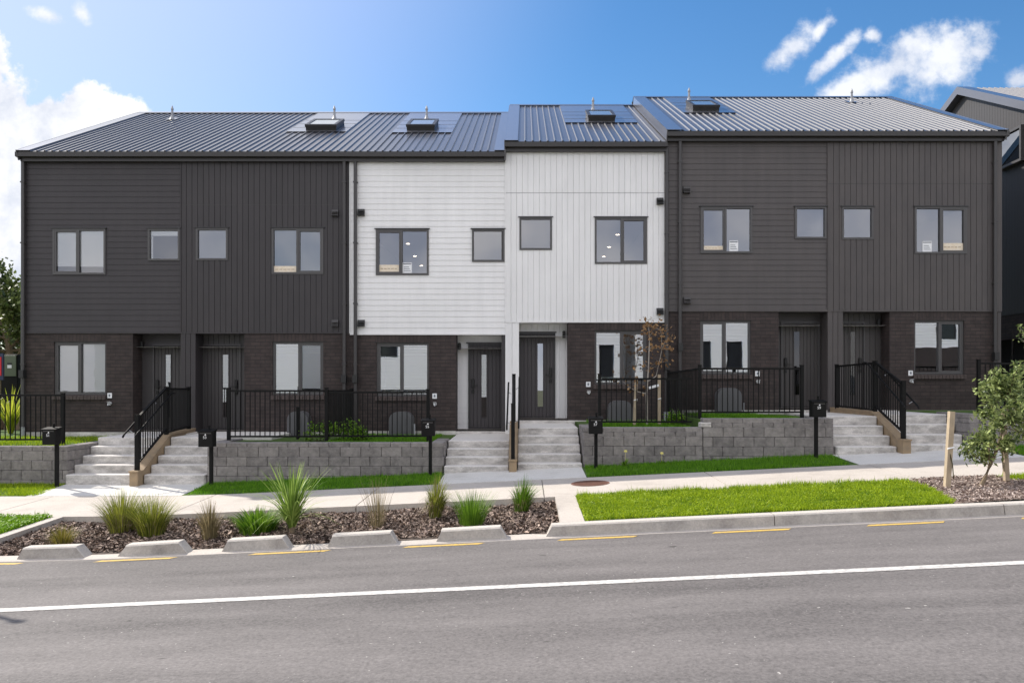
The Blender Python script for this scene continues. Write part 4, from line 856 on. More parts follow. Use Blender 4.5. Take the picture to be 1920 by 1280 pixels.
def flight(label, x0, x1, ys, zs, pad=None):
    base = float(strip_z((x0 + x1) / 2, 15.9)) - .08
    t = thing('steps', label, 'steps', ((x0 + x1) / 2, 15.9, base + .08), 'concrete steps up to the front doors')
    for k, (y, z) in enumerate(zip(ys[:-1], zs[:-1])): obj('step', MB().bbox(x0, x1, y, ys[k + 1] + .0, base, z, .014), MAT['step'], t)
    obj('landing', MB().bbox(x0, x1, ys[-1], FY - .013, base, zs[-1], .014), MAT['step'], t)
    if pad: obj('side_path', MB().box(pad[0], pad[1], pad[2], FY - .014, zs[-1] - .15, zs[-1] - .004), MAT['apron'], t)
    return t
Y5 = [15.9, 16.2, 16.5, 16.8, 17.1]; Y4 = Y5[:4]
flight('leftmost flight of grey concrete steps, left of the left timber kerb', -9.14, -7.775, Y5, [.203, .365, .526, .695, .866])
flight('concrete steps between the left timber kerb and the long block wall', -7.585, -6.38, Y5, [.203, .365, .526, .695, .866], (-6.38, -5.5, 17.35))
flight('four concrete steps up to the front door of the white weatherboard townhouse', -1.62, -.335, Y4, [.373, .526, .669, .817])
flight('five concrete steps up to the front door of the white townhouse with vertical boards', -.155, 1.13, Y5, [.426, .585, .757, .919, 1.071])
flight('concrete steps right of the mailbox, left of the right timber kerb', 6.2, 7.385, Y4, [.76, .956, 1.142, 1.328])
flight('rightmost flight of concrete steps behind the timber stake', 7.575, 8.85, Y4, [.802, .985, 1.175, 1.368])

def timber_kerb(label, x0, x1, z0, z1, zr, tail=None):
    g = float(strip_z(x0, 15.7)) - .06; t = thing('timber_kerb', label, 'timber kerb', ((x0 + x1) / 2, 15.7, g + .06), 'timber kerbs between the flights of steps')
    a, b = x0 + .012, x1 - .012
    m = MB().box(a, b, 15.68, 15.9, g, z0 - .03); m.hexa([(a, 15.9, g), (b, 15.9, g), (b, 17.1, g), (a, 17.1, g), (a, 15.9, z0 - .03), (b, 15.9, z0 - .03), (b, 17.1, z1 - .03), (a, 17.1, z1 - .03)])
    m.hexa([(a, 17.1, g), (b, 17.1, g), (b + tail, FY - .04, g), (a + tail, FY - .04, g), (a, 17.1, z1 - .03), (b, 17.1, z1 - .03), (b + tail, FY - .04, zr - .03), (a + tail, FY - .04, zr - .03)])
    obj('board', m, MAT['timber'], t); c = MB().box(x0, x1, 15.66, 15.9, z0 - .03, z0)
    c.hexa([(x0, 15.9, z0 - .03), (x1, 15.9, z0 - .03), (x1, 17.1, z1 - .03), (x0, 17.1, z1 - .03), (x0, 15.9, z0), (x1, 15.9, z0), (x1, 17.1, z1), (x0, 17.1, z1)])
    c.hexa([(x0, 17.1, z1 - .03), (x1, 17.1, z1 - .03), (x1 + tail, FY - .04, zr - .03), (x0 + tail, FY - .04, zr - .03), (x0, 17.1, z1), (x1, 17.1, z1), (x1 + tail, FY - .04, zr), (x0 + tail, FY - .04, zr)])
    obj('capping', c, MAT['timber'], t)
timber_kerb('sloping timber kerb between the two left flights of steps', -7.772, -7.588, .30, .93, .95, -.30)
timber_kerb('narrow timber kerb between the two flights under the white townhouses', -.332, -.158, .52, 1.21, 1.13, 0.0)
timber_kerb('sloping timber kerb between the two right flights of steps', 7.388, 7.572, .92, 1.42, 1.45, -.10)

def post(mb, x, y, z0, z1, w=.065): mb.box(x - w / 2, x + w / 2, y - w / 2, y + w / 2, z0, z1 - .012).box(x - w / 2 - .006, x + w / 2 + .006, y - w / 2 - .006, y + w / 2 + .006, z1 - .012, z1)
def panel(root, a, b, bot, top, step=.105):
    """a, b = (x, y); bot/top = (z at a, z at b)"""
    A, Bv = Vector((*a, 0)), Vector((*b, 0)); L = (Bv - A).length; d = (Bv - A).normalized(); z0, z1 = Vector((0, 0, 1)), None
    obj('top_rail', MB().bar((*a, top[0] - .02), (*b, top[1] - .02), .045, .04), MAT['black'], root)
    obj('bottom_rail', MB().bar((*a, bot[0] + .02), (*b, bot[1] + .02), .035, .035), MAT['black'], root)
    n = max(1, round(L / step)); mb = MB()
    for k in range(1, n):
        t = k / n; x, y = a[0] + (b[0] - a[0]) * t, a[1] + (b[1] - a[1]) * t; zb, zt = bot[0] + (bot[1] - bot[0]) * t, top[0] + (top[1] - top[0]) * t
        s = .0085; mb.box(x - s, x + s, y - s, y + s, zb + .03, zt - .03)
    obj('railing_infill', mb, MAT['black'], root)
def handrail(root, x, y0, z0, y1, z1, toward):
    mb = MB().tube([(x, y0 - .05, z0 - .05), (x, y0, z0), (x, y1, z1), (x, y1 + .12, z1 + .01)], .019, 8); h = obj('handrail', mb, MAT['rail'], root, smooth=True)
    br = MB()
    for t in (.12, .80):
        y, z = y0 + (y1 - y0) * t, z0 + (z1 - z0) * t; br.tube([(x, y, z - .015), (x + (toward - x) * .6, y, z - .06)], .008, 6)
    obj('rail_bracket', br, MAT['steel'], h)
def stair_rail(label, x, pf, pr, bot, top, side=None, hl=None, hr=None):
    """pf, pr = (bottom, top) of the front and rear posts"""
    t = thing('stair_balustrade', label, 'balustrade', (x, 15.83, pf[0]), 'black balustrades between the flights of steps')
    for y, (a, b) in ((15.83, pf), (17.12, pr)): m = MB(); post(m, x, y, a, b, .075); obj('post', m, MAT['black'], t)
    panel(t, (x, 15.87), (x, 17.08), bot, top)
    if side:
        (sx, sy, sb, st) = side; m = MB(); post(m, sx, sy, sb, st, .075); obj('post', m, MAT['black'], t)
        panel(t, (x + (sx - x) * .02, 17.16), (sx, sy - .04), (pr[0] + .05, sb + .05), (pr[1] - .03, st - .03))
    for q, dx in ((hl, -1), (hr, 1)):
        if q: handrail(t, *q, x)
    return t
stair_rail('black balustrade with handrails on the left timber kerb', -7.68, (.30, 1.40), (.90, 1.95), (.42, 1.02), (1.36, 1.93), (-7.93, 18.85, .93, 1.94), (-7.80, 15.55, 1.02, 17.1, 1.80), (-7.56, 15.55, 1.02, 17.1, 1.80))
stair_rail('black balustrade seen edge on between the white townhouse steps', -.245, (.52, 1.62), (1.17, 2.22), (.66, 1.28), (1.58, 2.18), None, (-.36, 15.55, 1.17, 17.1, 2.02), (-.13, 15.55, 1.20, 17.1, 2.14))
stair_rail('black balustrade with handrails on the right timber kerb', 7.48, (.92, 2.07), (1.38, 2.50), (1.04, 1.50), (2.03, 2.48), (7.34, 18.85, 1.42, 2.47), (7.36, 15.55, 1.58, 17.25, 2.46), (7.60, 15.50, 1.58, 17.1, 2.40))

def fence(label, segs, posts, group='black picket fences in front of the terrace'):
    x, y, z0, _ = posts[0]; t = thing('fence', label, 'fence', (x, y, z0), group)
    for x, y, a, b in posts: m = MB(); post(m, x, y, a, b); obj('post', m, MAT['black'], t)
    for sg in segs: panel(t, *sg)
    return t
fence('black fence at the left edge in front of the palm', [((-14.0, 16.66), (-9.67, 16.66), (.83, .83), (1.79, 1.79))], [(-9.63, 16.66, .70, 1.82), (-12.6, 16.66, .70, 1.82)])
fence('long black fence on the middle block wall', [((-6.16, 16.7), (-4.19, 16.7), (.89, .89), (1.88, 1.88)), ((-4.11, 16.7), (-2.06, 16.7), (.90, .90), (1.85, 1.85))],
      [(-6.19, 16.7, .74, 1.93), (-4.15, 16.7, .74, 1.93), (-2.03, 16.7, .76, 1.90), (-5.0, 17.6, .76, 1.5)])
fence('black fence running back to the wall between the charcoal and white townhouses', [((-4.15, 16.75), (-4.16, 19.08), (.90, .92), (1.88, 1.86))], [(-4.16, 19.12, .78, 1.9)])
fence('lower black fence in front of the rusty leaved sapling', [((1.58, 16.6), (3.45, 16.6), (1.20, 1.20), (2.13, 2.13))], [(1.54, 16.6, 1.10, 2.22)])
fence('black fence stepping back to the wall right of the sapling', [((3.60, 16.65), (3.42, 19.08), (1.20, 1.10), (2.34, 2.28))], [(3.42, 19.12, 1.1, 2.33)])
fence('upper black fence left of the rightmost mailbox', [((3.66, 16.6), (5.70, 16.6), (1.40, 1.40), (2.34, 2.34))], [(3.62, 16.6, 1.08, 2.40), (5.74, 16.6, 1.28, 2.40)])
fence('black fence at the right edge behind the staked bush', [((9.90, 17.4), (13.6, 17.4), (1.46, 1.46), (2.47, 2.47))], [(9.86, 17.4, 1.37, 2.54), (12.0, 17.4, 1.37, 2.54)])

# ------------------------------------------------------------------ block walls
def courses(zt, zb, thin):
    out = []; z = zt
    for _ in range(thin): out.append((z - .088, z)); z -= .092
    while z > zb: out.append((z - .183, z)); z -= .192
    return out
def block_run(mb, rl, x0, x1, yf, zt, zb, thin, along='x', flip=1, depth=.26):
    for r, (za, zc) in enumerate(courses(zt, zb, thin)):
        off = (r % 2) * .205; p = x0 - off - random.uniform(0, .03); bat = r * -.006
        while p < x1:
            a, b = max(p, x0), min(p + .405, x1); p += .41
            if b - a < .03: continue
            j = random.uniform(-.004, .004); f = yf + j + bat; c = .007
            if along == 'x': q = [(a, f, za), (b, f, za), (b, f + depth, za), (a, f + depth, za), (a, f, zc), (b, f, zc), (b, f + depth, zc), (a, f + depth, zc)]; mb.bbox(a + .001, b - .001, f, f + depth, za, zc, .009)
            else: mb.bbox(min(yf + j, yf + j + flip * depth), max(yf + j, yf + j + flip * depth), a + .002, b - .002, za, zc, .010)
            rl += [random.random()] * 18
def block_wall(label, runs, group='split face block walls'):
    mb = MB(); rl = []
    for rn in runs: block_run(mb, rl, *rn)
    x = runs[0][0]; o = obj('block_wall', mb, MAT['block'], loc=((runs[0][0] + runs[0][1]) / 2, 16.0, runs[0][4] - 1.2), rnd=rl); return tag(o, label, 'retaining wall', group)
block_wall('low grey block wall at the left edge below the black fence', [(-16, -9.15, 16.0, .755, -.35, 1), (16.26, 17.7, -9.15, .755, -.2, 1, 'y', -1)])
block_wall('long grey block wall between the left steps and the white townhouse steps', [(-6.36, -1.64, 16.0, .83, -.35, 1), (16.26, 17.3, -1.64, .83, .2, 1, 'y', -1), (16.26, 17.3, -6.36, .83, .2, 1, 'y', 1)])
block_wall('grey block wall with a stepped top between the middle and right steps', [(1.16, 3.545, 16.0, 1.135, -.05, 2), (3.555, 6.16, 16.0, 1.315, .05, 2), (16.26, 17.3, 1.16, 1.135, .4, 2, 'y', 1), (16.26, 17.0, 6.16, 1.315, .5, 2, 'y', -1)])
block_wall('dark grey block wall behind the staked bush at the right edge', [(8.88, 16, 16.0, 1.405, .2, 2), (16.26, 17.3, 8.88, 1.405, .6, 2, 'y', 1)])
o = obj('corner_stone', MB().bbox(3.50, 3.72, 15.985, 16.2, 1.145, 1.235, .012), MAT['step'], loc=(3.6, 16.1, 1.145)); tag(o, 'pale broken block lying on the step of the wall top', 'block')
grass([(-13, 16.3), (-13, 19.1), (-9.5, 19.1), (-9.5, 16.3)], lambda x, y: 0 * x + .735, 900, .05, .012, MAT['blade'], 'grass behind the left fence')
grass([(-4.1, 16.3), (-4.1, 19.1), (-1.95, 19.1), (-1.95, 16.3)], lambda x, y: 0 * x + .79, 1500, .05, .012, MAT['blade_shade'], 'grass in the yard of the white weatherboard townhouse')
grass([(1.45, 16.3), (1.45, 19.1), (3.4, 19.1), (3.4, 16.3)], lambda x, y: 0 * x + 1.105, 1500, .05, .012, MAT['blade_shade'], 'grass under the rusty leaved sapling')
grass([(3.8, 16.3), (3.8, 19.1), (5.3, 19.1), (5.6, 16.3)], lambda x, y: 0 * x + 1.285, 1500, .05, .012, MAT['blade_shade'], 'grass behind the upper fence')

# ------------------------------------------------------------------ mailboxes
def mailbox(px, top, bot, wpx, num, label):
    Y = 15.55; x = fx(px, Y); zb = float(strip_z(x, Y)) - .02; zt = fz(top, Y); w = wpx / FPX * Y; h = .335
    t = thing('mailbox', label, 'mailbox', (x, Y, zb), 'black mailboxes along the footpath')
    obj('post', MB().bbox(x - .032, x + .032, Y + .05, Y + .114, zb, zt - .05, .005), MAT['black'], t)
    bx = x - .02
    b = obj('box', MB().bbox(bx - w / 2 + .01, bx + w / 2 - .01, Y - .16, Y + .04, zt - h, zt - .03, .012), MAT['black'], t)
    obj('lid', MB().hexa([(bx - w / 2, Y - .18, zt - .055), (bx + w / 2, Y - .18, zt - .055), (bx + w / 2, Y + .05, zt - .03), (bx - w / 2, Y + .05, zt - .03), (bx - w / 2, Y - .18, zt - .035), (bx + w / 2, Y - .18, zt - .035), (bx + w / 2, Y + .05, zt), (bx - w / 2, Y + .05, zt)]), MAT['black'], t)
    obj('slot', MB().box(bx - w * .36, bx + w * .36, Y - .164, Y - .16, zt - .082, zt - .066), MAT['alu'], t)
    text('number', num, .07, (bx - .01, Y - .163, zt - .155), MAT['paper'], b)
    obj('emblem', MB().poly([(bx - .018, Y - .1635, zt - .112), (bx + .018, Y - .1635, zt - .112), (bx + .004, Y - .1635, zt - .078)]), MAT['paper'], b)
    obj('hasp', MB().tube([(bx + .02, Y - .02, zt - .01), (bx + .02, Y - .02, zt + .06)], .02, 8).box(bx - .005, bx + .045, Y - .045, Y + .005, zt + .06, zt + .068), MAT['black'], t)
    return t
mailbox(102, 800, 908, 27, '51', 'leftmost black mailbox on a post, below the left fence')
mailbox(393, 804, 905, 29, '53', 'black mailbox beside the second flight of steps from the left')
mailbox(806, 784, 888, 26, '55', 'black mailbox at the right end of the long block wall')
mailbox(1118, 780, 886, 27, '57', 'black mailbox right of the white townhouse steps, below the sapling fence')
mailbox(1533, 749, 860, 28, '59', 'rightmost black mailbox, in front of the dark grey weatherboard townhouse door')

# ------------------------------------------------------------------ arched outdoor units
for px0, px1, top, z, lab in ((538, 577, 771, .79, 'grey arched unit under the window of the charcoal townhouse with vertical boards'), (729, 774, 772, .79, 'grey arched unit under the window of the white weatherboard townhouse'),
                              (1141, 1186, 751, 1.105, 'grey arched unit behind the fence left of the sapling'), (1346, 1391, 727, 1.285, 'grey arched unit behind the upper fence')):
    Y = 18.75; a, b = fx(px0, Y), fx(px1, Y); zt = fz(top, Y); c = (a + b) / 2; r = .20; pr = [(a, z), (b, z)]
    for k in range(7): t = math.pi / 2 * k / 6; pr.append((b - r + r * math.cos(t), zt - r + r * math.sin(t)))
    for k in range(7): t = math.pi / 2 + math.pi / 2 * k / 6; pr.append((a + r + r * math.cos(t), zt - r + r * math.sin(t)))
    t = thing('outdoor_unit', lab, 'outdoor unit', (c, Y, z), 'arched grey units under the ground floor windows')
    obj('cover', MB().extrude(pr, Y, Y + .33, lambda p, q: (q[0], p, q[1])), MAT['unit'], t)
    m = MB(); 
    for k in range(5): m.box(a + .08 + k * (b - a - .16) / 4 - .008, a + .08 + k * (b - a - .16) / 4 + .008, Y - .008, Y, z + .05, zt - .12)
    obj('rib', m, MAT['unit'], t); obj('valve', MB().tube([(b + .04, Y, z), (b + .04, Y, z + .12), (b + .04, Y, z + .28)], .018, 6), MAT['pvc'], t)

# manhole cover
x, y = fx(1107, 13.85), 13.9; 
mb = MB(); ring = []
for k in range(40): t = 2 * math.pi * k / 40; ring.append((x + .335 * math.cos(t), y + .335 * math.sin(t)))
mb.poly([(a, b, float(path_z(a, b)) + .006) for a, b in ring])
for g in range(-4, 5):
    hw = math.sqrt(max(0, .30 ** 2 - (g * .065) ** 2)); mb.poly([(a, b, float(path_z(a, b)) + .011) for a, b in ((x - hw, y + g * .065 - .012), (x + hw, y + g * .065 - .012), (x + hw, y + g * .065 + .012), (x - hw, y + g * .065 + .012))])
o = obj('manhole_cover', mb, MAT['cover'], loc=(x, y, float(path_z(x, y)))); tag(o, 'round rusty iron manhole cover in the footpath', 'manhole cover')

# ------------------------------------------------------------------ tufted plants
def strap(poly_pts, w, side):
    """ribbon along points with tapering width; returns verts, faces"""
    V, F = [], []; n = len(poly_pts)
    for i, p in enumerate(poly_pts):
        t = i / (n - 1); ww = w * (1 - t) ** 0.6 * (0.6 + 0.4 * min(1, t * 4)) / 2 if i < n - 1 else 0.0006
        V += [p - side * ww, p + side * ww]
    for i in range(n - 1): F.append((2 * i, 2 * i + 1, 2 * i + 3, 2 * i + 2))
    return V, F
def tussock_mesh(x, y, z, n, h, r0, spread, w, droop, lean=(0, 0), stiff=0.35):
    V, F, RN = [], [], []
    for k in range(n):
        a = random.uniform(0, 2 * math.pi); q = random.random() ** .6; L = h * random.uniform(.55, 1.08); out = spread * q
        b = Vector((x + r0 * q * math.cos(a) + random.uniform(-.01, .01), y + r0 * q * math.sin(a), z - .01)); d = Vector((math.cos(a), math.sin(a), 0)); pts = []
        for i in range(6):
            t = i / 5; u = out * (t ** 1.6) * L; zz = L * (t - droop * q * t ** 2.4)
            pts.append(b + d * u + Vector((lean[0] * t * L, lean[1] * t * L, zz)))
        s = d.cross(Vector((0, 0, 1))); s = (s + Vector((random.uniform(-.6, .6), random.uniform(-.6, .6), 0))).normalized()
        v, f = strap(pts, w * random.uniform(.6, 1.2), s); o = len(V); V += v; F += [tuple(o + i for i in ff) for ff in f]; RN += [random.random()] * len(f)
    return (np.array([tuple(v) for v in V]), np.array(F)), np.array(RN)
def plant(name, label, cat, px, pyb, Y, n, h, r0, spread, w, droop, m, lean=(0, 0), group=None, zf=bed_z, dead=0.0):
    x = fx(px, Y); z = float(zf(x, Y)); (V, F), rn = tussock_mesh(x, y=Y, z=z, n=n, h=h, r0=r0, spread=spread, w=w, droop=droop, lean=lean)
    o = obj(name, (V, F), m, loc=(x, Y, z), rnd=rn); tag(o, label, cat, group)
    if dead:
        (V, F), rn = tussock_mesh(x, y=Y, z=z, n=int(n * dead), h=h * .9, r0=r0, spread=spread * 1.3, w=w, droop=droop + .3, lean=lean)
        obj('dry_blades', (V, F), MAT['tuss_b'], parent=o, rnd=rn)
    return o
G = 'tussocks in the planted bed'
plant('tussock', 'small brownish tussock above the leftmost kerb block', 'tussock', 116, 0, 11.15, 420, .34, .13, .55, .006, .35, MAT['tuss_o'], group=G, dead=.4)
plant('tussock', 'left one of the pair of tall green tussocks', 'tussock', 229, 0, 11.75, 900, .70, .17, .55, .0085, .30, MAT['tuss'], group=G, dead=.25)
plant('tussock', 'right one of the pair of tall green tussocks', 'tussock', 284, 0, 11.45, 950, .66, .17, .55, .0085, .30, MAT['tuss'], group=G, dead=.25)
plant('tussock', 'dry straw coloured tussock between the second and third kerb blocks', 'tussock', 394, 0, 11.2, 380, .68, .10, .34, .0085, .55, MAT['tuss_b'], lean=(-.02, 0), group=G)
plant('rushes', 'sparse brown rushes above the gap left of the fourth kerb block', 'rushes', 709, 0, 11.35, 120, .72, .13, .35, .007, .05, MAT['tuss_b'], group=G)
plant('tussock', 'narrow tussock with yellowed blades nearest the third mailbox', 'tussock', 816, 0, 11.7, 420, .82, .08, .34, .010, .6, MAT['tuss'], lean=(.06, 0), group=G, dead=.6)
plant('tussock', 'rounded bright green tussock above the rightmost kerb block', 'tussock', 884, 0, 11.25, 700, .52, .17, .52, .007, .15, MAT['bush'], group=G)
plant('tussock', 'dark green tussock leaning right, nearest the concrete strip', 'tussock', 977, 0, 11.95, 520, .62, .10, .42, .009, .45, MAT['bush'], lean=(.12, 0), group=G, dead=.3)
o = plant('leafy_bush', 'low dark green bush with strap leaves left of the cabbage tree', 'bush', 483, 0, 11.35, 480, .40, .24, .75, .026, .35, MAT['bush'])
# cabbage tree: central column of leaves and long arching ones
x = fx(547, 11.2); z = float(bed_z(x, 11.2)); t = thing('cabbage_tree', 'young cabbage tree with long pointed green leaves in the planted bed', 'plant', (x, 11.2, z))
obj('stem', MB().tube([(x, 11.2, z - .02), (x + .01, 11.2, z + .2), (x, 11.2, z + .34)], [.045, .035, .03], 8), MAT['bark_d'], t)
(V, F), rn = tussock_mesh(x, 11.2, z + .03, 90, .98, .02, .60, .034, .10); obj('upright_leaves', (V, F), MAT['flax'], t, rnd=rn)
(V, F), rn = tussock_mesh(x, 11.2, z + .08, 90, .98, .03, .95, .028, .55); obj('arching_leaves', (V, F), MAT['flax'], t, rnd=rn)
(V, F), rn = tussock_mesh(x, 11.2, z + .10, 70, .66, .04, 1.15, .022, .95); obj('drooping_leaves', (V, F), MAT['flax'], t, rnd=rn)

# ------------------------------------------------------------------ leafy things
def leaves(pts, size, spread, per, elong=2.2):
    P = np.repeat(np.array([tuple(p) for p in pts]), per, axis=0); n = len(P); P = P + rng.normal(0, spread, P.shape)
    a = rng.normal(0, 1, (n, 3)); a /= np.linalg.norm(a, axis=1)[:, None]; b = np.cross(a, rng.normal(0, 1, (n, 3))); b /= np.linalg.norm(b, axis=1)[:, None]
    s = size * rng.uniform(.6, 1.25, n)[:, None]; U = a * s * .5; W = b * s / elong * .5
    V = np.stack([P - U, P - U * .1 + W, P + U, P - U * .1 - W], 1).reshape(-1, 3); return (V, np.arange(n * 4).reshape(n, 4)), rng.uniform(0, 1, n)
def branch(mb, tips, p, d, L, r, depth, curl=.35, split_n=3, up=.15, shrink=.68, every=True):
    pts = [p]; q = p; dd = d.normalized()
    for i in range(4): dd = (dd + Vector((random.gauss(0, curl), random.gauss(0, curl), random.gauss(0, curl) + up)) * .35).normalized(); q = q + dd * L / 4; pts.append(q)
    mb.tube(pts, [r * (1 - .45 * i / 4) for i in range(5)], 6 if depth > 1 else 4, cap=False)
    if depth <= 1 or every: tips += pts[2:] if depth <= 1 else pts[3:]
    if depth > 0:
        for k in range(split_n):
            s = pts[random.choice((2, 3, 4))] if k else pts[4]; nd = (dd + Vector((random.gauss(0, .75), random.gauss(0, .75), random.gauss(0, .45)))).normalized()
            branch(mb, tips, s, nd, L * shrink * random.uniform(.8, 1.1), r * .55, depth - 1, curl, split_n, up, shrink, every)
# bush on the right
random.seed(21)
b0 = Vector((fx(1838, 11.75), 11.75, float(lawn_z(6.7, 11.75)) + .01)); t = thing('staked_bush', 'leaning grey green bush growing between two timber stakes', 'bush', tuple(b0))
mb = MB(); tips = []
tr = [b0, Vector(at(1846, 898, 11.78)), Vector(at(1856, 872, 11.8)), Vector(at(1868, 845, 11.8)), Vector(at(1882, 800, 11.85)), Vector(at(1893, 750, 11.85))]
mb.tube(tr, [.036, .032, .026, .022, .017, .010], 8)
for (s, e, dz) in ((2, (1818, 852), -.1), (2, (1840, 822), -.25), (3, (1895, 835), -.2), (3, (1843, 800), .2), (3, (1828, 842), .25), (4, (1908, 790), -.25), (4, (1864, 735), -.1), (4, (1850, 768), .1), (5, (1890, 715), 0), (5, (1915, 728), .15), (5, (1868, 706), .1), (4, (1925, 760), .1), (3, (1875, 830), .3), (4, (1895, 760), -.3), (2, (1855, 850), .3), (3, (1860, 815), -.3), (5, (1905, 700), -.2), (4, (1932, 815), .1), (5, (1858, 722), .2)):
    en = Vector(at(*e, 11.8 + dz)); st = tr[s]; branch(mb, tips, st, (en - st), (en - st).length * .85, .010, 1, .30, 3, .12, .45)
obj('trunk', mb, MAT['bark_d'], t); g, rn = leaves(tips, .082, .05, 17, 2.6); obj('foliage', g, MAT['olive'], t, rnd=rn)
# stakes
def stake(label, pb, pt, Y, w=.05, grp='timber stakes'):
    a, b = Vector(at(*pb, Y)), Vector(at(*pt, Y)); t = thing('timber_stake', label, 'stake', tuple(a), grp); obj('post', MB().bar(a - Vector((0, 0, .03)), b, w, w), MAT['stake'], t)
    m = MB().tube([a.lerp(b, .52) + Vector((-w * .6, -w * .6, 0)), a.lerp(b, .52) + Vector((w * .6, -w * .6, .02)), a.lerp(b, .50) + Vector((w * .6, w * .6, 0))], .012, 6); obj('tie', m, MAT['paper'], t); return t
s1 = stake('leaning pale timber stake left of the staked bush', (1775, 916), (1784, 771), 11.75, .075)
obj('loose_strap', MB().tube([at(1781, 850, 11.72), at(1786, 870, 11.68), at(1788, 897, 11.72)], .008, 5), MAT['tuss_b'], s1)
stake('pale timber stake behind the staked bush', (1888, 908), (1880, 775), 12.0, .065)
stake('timber stake left of the rusty leaved sapling', (1189, 798), (1193, 706), 17.3, .06); stake('timber stake right of the rusty leaved sapling', (1236, 798), (1236, 702), 17.5, .06)
# sapling
random.seed(5); Yt = 17.35; base = Vector((fx(1213, Yt), Yt, 1.10)); t = thing('sapling', 'slender pale sapling with sparse rusty leaves between two stakes', 'tree', tuple(base)); mb = MB(); tips = []
A = [base] + [Vector(at(x, y, Yt)) for x, y in ((1213, 760), (1212, 738), (1214, 715), (1216, 690), (1217, 655), (1218, 630), (1216, 612), (1216, 600))]
mb.tube(A, [.026, .024, .022, .018, .015, .012, .009, .006, .003], 7)
Bp = [A[3]] + [Vector(at(x, y, Yt + .1)) for x, y in ((1230, 705), (1236, 680), (1241, 655), (1240, 630), (1238, 618))]; mb.tube(Bp, [.013, .011, .009, .007, .005, .002], 6)
Cp = [A[2]] + [Vector(at(x, y, Yt - .1)) for x, y in ((1195, 734), (1180, 726), (1170, 717))]; mb.tube(Cp, [.012, .009, .006, .003], 6)
Dp = [Bp[3]] + [Vector(at(x, y, Yt + .15)) for x, y in ((1247, 640), (1255, 636))]; mb.tube(Dp, [.006, .004, .002], 5)
for ln in (A[4:], Bp[2:], Dp, A[4:], Bp[2:], Cp[2:]):
    for p in ln:
        for k in range(2):
            e = p + Vector((random.gauss(0, .09), random.gauss(0, .09), random.uniform(0, .12))); mb.tube([p, e], [.003, .0015], 4, cap=False); tips.append(e)
for x, y in ((1205, 612), (1212, 616), (1222, 612), (1233, 610), (1208, 625), (1219, 640), (1250, 640), (1256, 634), (1240, 652), (1232, 660), (1245, 662), (1203, 652), (1218, 690), (1226, 695), (1193, 697), (1212, 722), (1208, 735)): tips.append(Vector(at(x, y, Yt + random.uniform(-.12, .12))))
obj('trunk', mb, MAT['bark'], t); g, rn = leaves(tips, .09, .05, 4, 1.6); obj('foliage', g, MAT['autumn'], t, rnd=rn)
obj('tie', MB().bar(at(1217, 727, Yt), at(1235, 722, 17.45), .03, .05), MAT['paper'], t)
# twigs entering at the right edge
random.seed(9); t = thing('sapling', 'branch tips of a pale leaved sapling at the right edge', 'tree', (fx(1950, 14.2), 14.2, .8)); mb = MB(); tips = []
P = [Vector((fx(1950, 14.2), 14.2, .8))] + [Vector(at(x, y, 14.2)) for x, y in ((1948, 760), (1940, 690), (1932, 650), (1925, 615))]; mb.tube(P, [.03, .025, .018, .012, .005], 7)
for x, y in ((1912, 612), (1916, 625), (1910, 632), (1919, 640), (1924, 660), (1917, 618), (1930, 690), (1926, 648), (1935, 630)): e = Vector(at(x, y, 14.2 + random.uniform(-.1, .1))); mb.tube([P[3], e], [.006, .002], 4, cap=False); tips.append(e)
obj('trunk', mb, MAT['bark'], t); g, rn = leaves(tips, .07, .04, 8, 1.8); obj('foliage', g, MAT['olive'], t, rnd=rn)
# small yard shrubs and weeds
random.seed(3)
for px, py, Y, h, lab in ((598, 822, 17.0, .42, 'small green shrub behind the fence left of its middle post'), (645, 824, 17.0, .55, 'taller green shrub behind the fence right of its middle post'), (672, 826, 16.9, .28, 'low green shrub at the foot of the fence beside the taller one'), (1262, 797, 17.4, .30, 'small dark shrub beside the white downpipe foot')):
    x = fx(px, Y); z = 1.105 if px > 1000 else .79; t = thing('shrub', lab, 'shrub', (x, Y, z), 'small shrubs in the yards'); mb = MB(); tips = []
    for k in range(5): branch(mb, tips, Vector((x + random.gauss(0, .04), Y, z)), Vector((random.gauss(0, .5), random.gauss(0, .4), 1)), h * .6, .006, 1, .4, 3, .1, .5)
    obj('stem', mb, MAT['bark_d'], t); g, rn = leaves(tips, .06, .05, 9, 2.0); obj('foliage', g, MAT['bush'], t, rnd=rn)
for px, Y, h, lab, m_ in ((1172, 15.7, .22, 'broad leaved weed with a pale flower at the foot of the stepped wall', 'bush'), (1240, 15.75, .14, 'small yellow flowered weed in the verge right of the other one', 'bush')):
    x = fx(px, Y); z = float(strip_z(x, Y)); g, rn = tussock_mesh(x, Y, z, 26, h, .03, 1.3, .035, .5); o = obj('weed', g, MAT['bush'], loc=(x, Y, z), rnd=rn); tag(o, lab, 'weed', 'weeds in the verge')
    obj('flower', MB().tube([(x, Y, z), (x + .01, Y, z + h + .08)], .003, 4).bbox(x - .02, x + .04, Y - .02, Y + .02, z + h + .07, z + h + .11, .01), MAT['petal'], o)

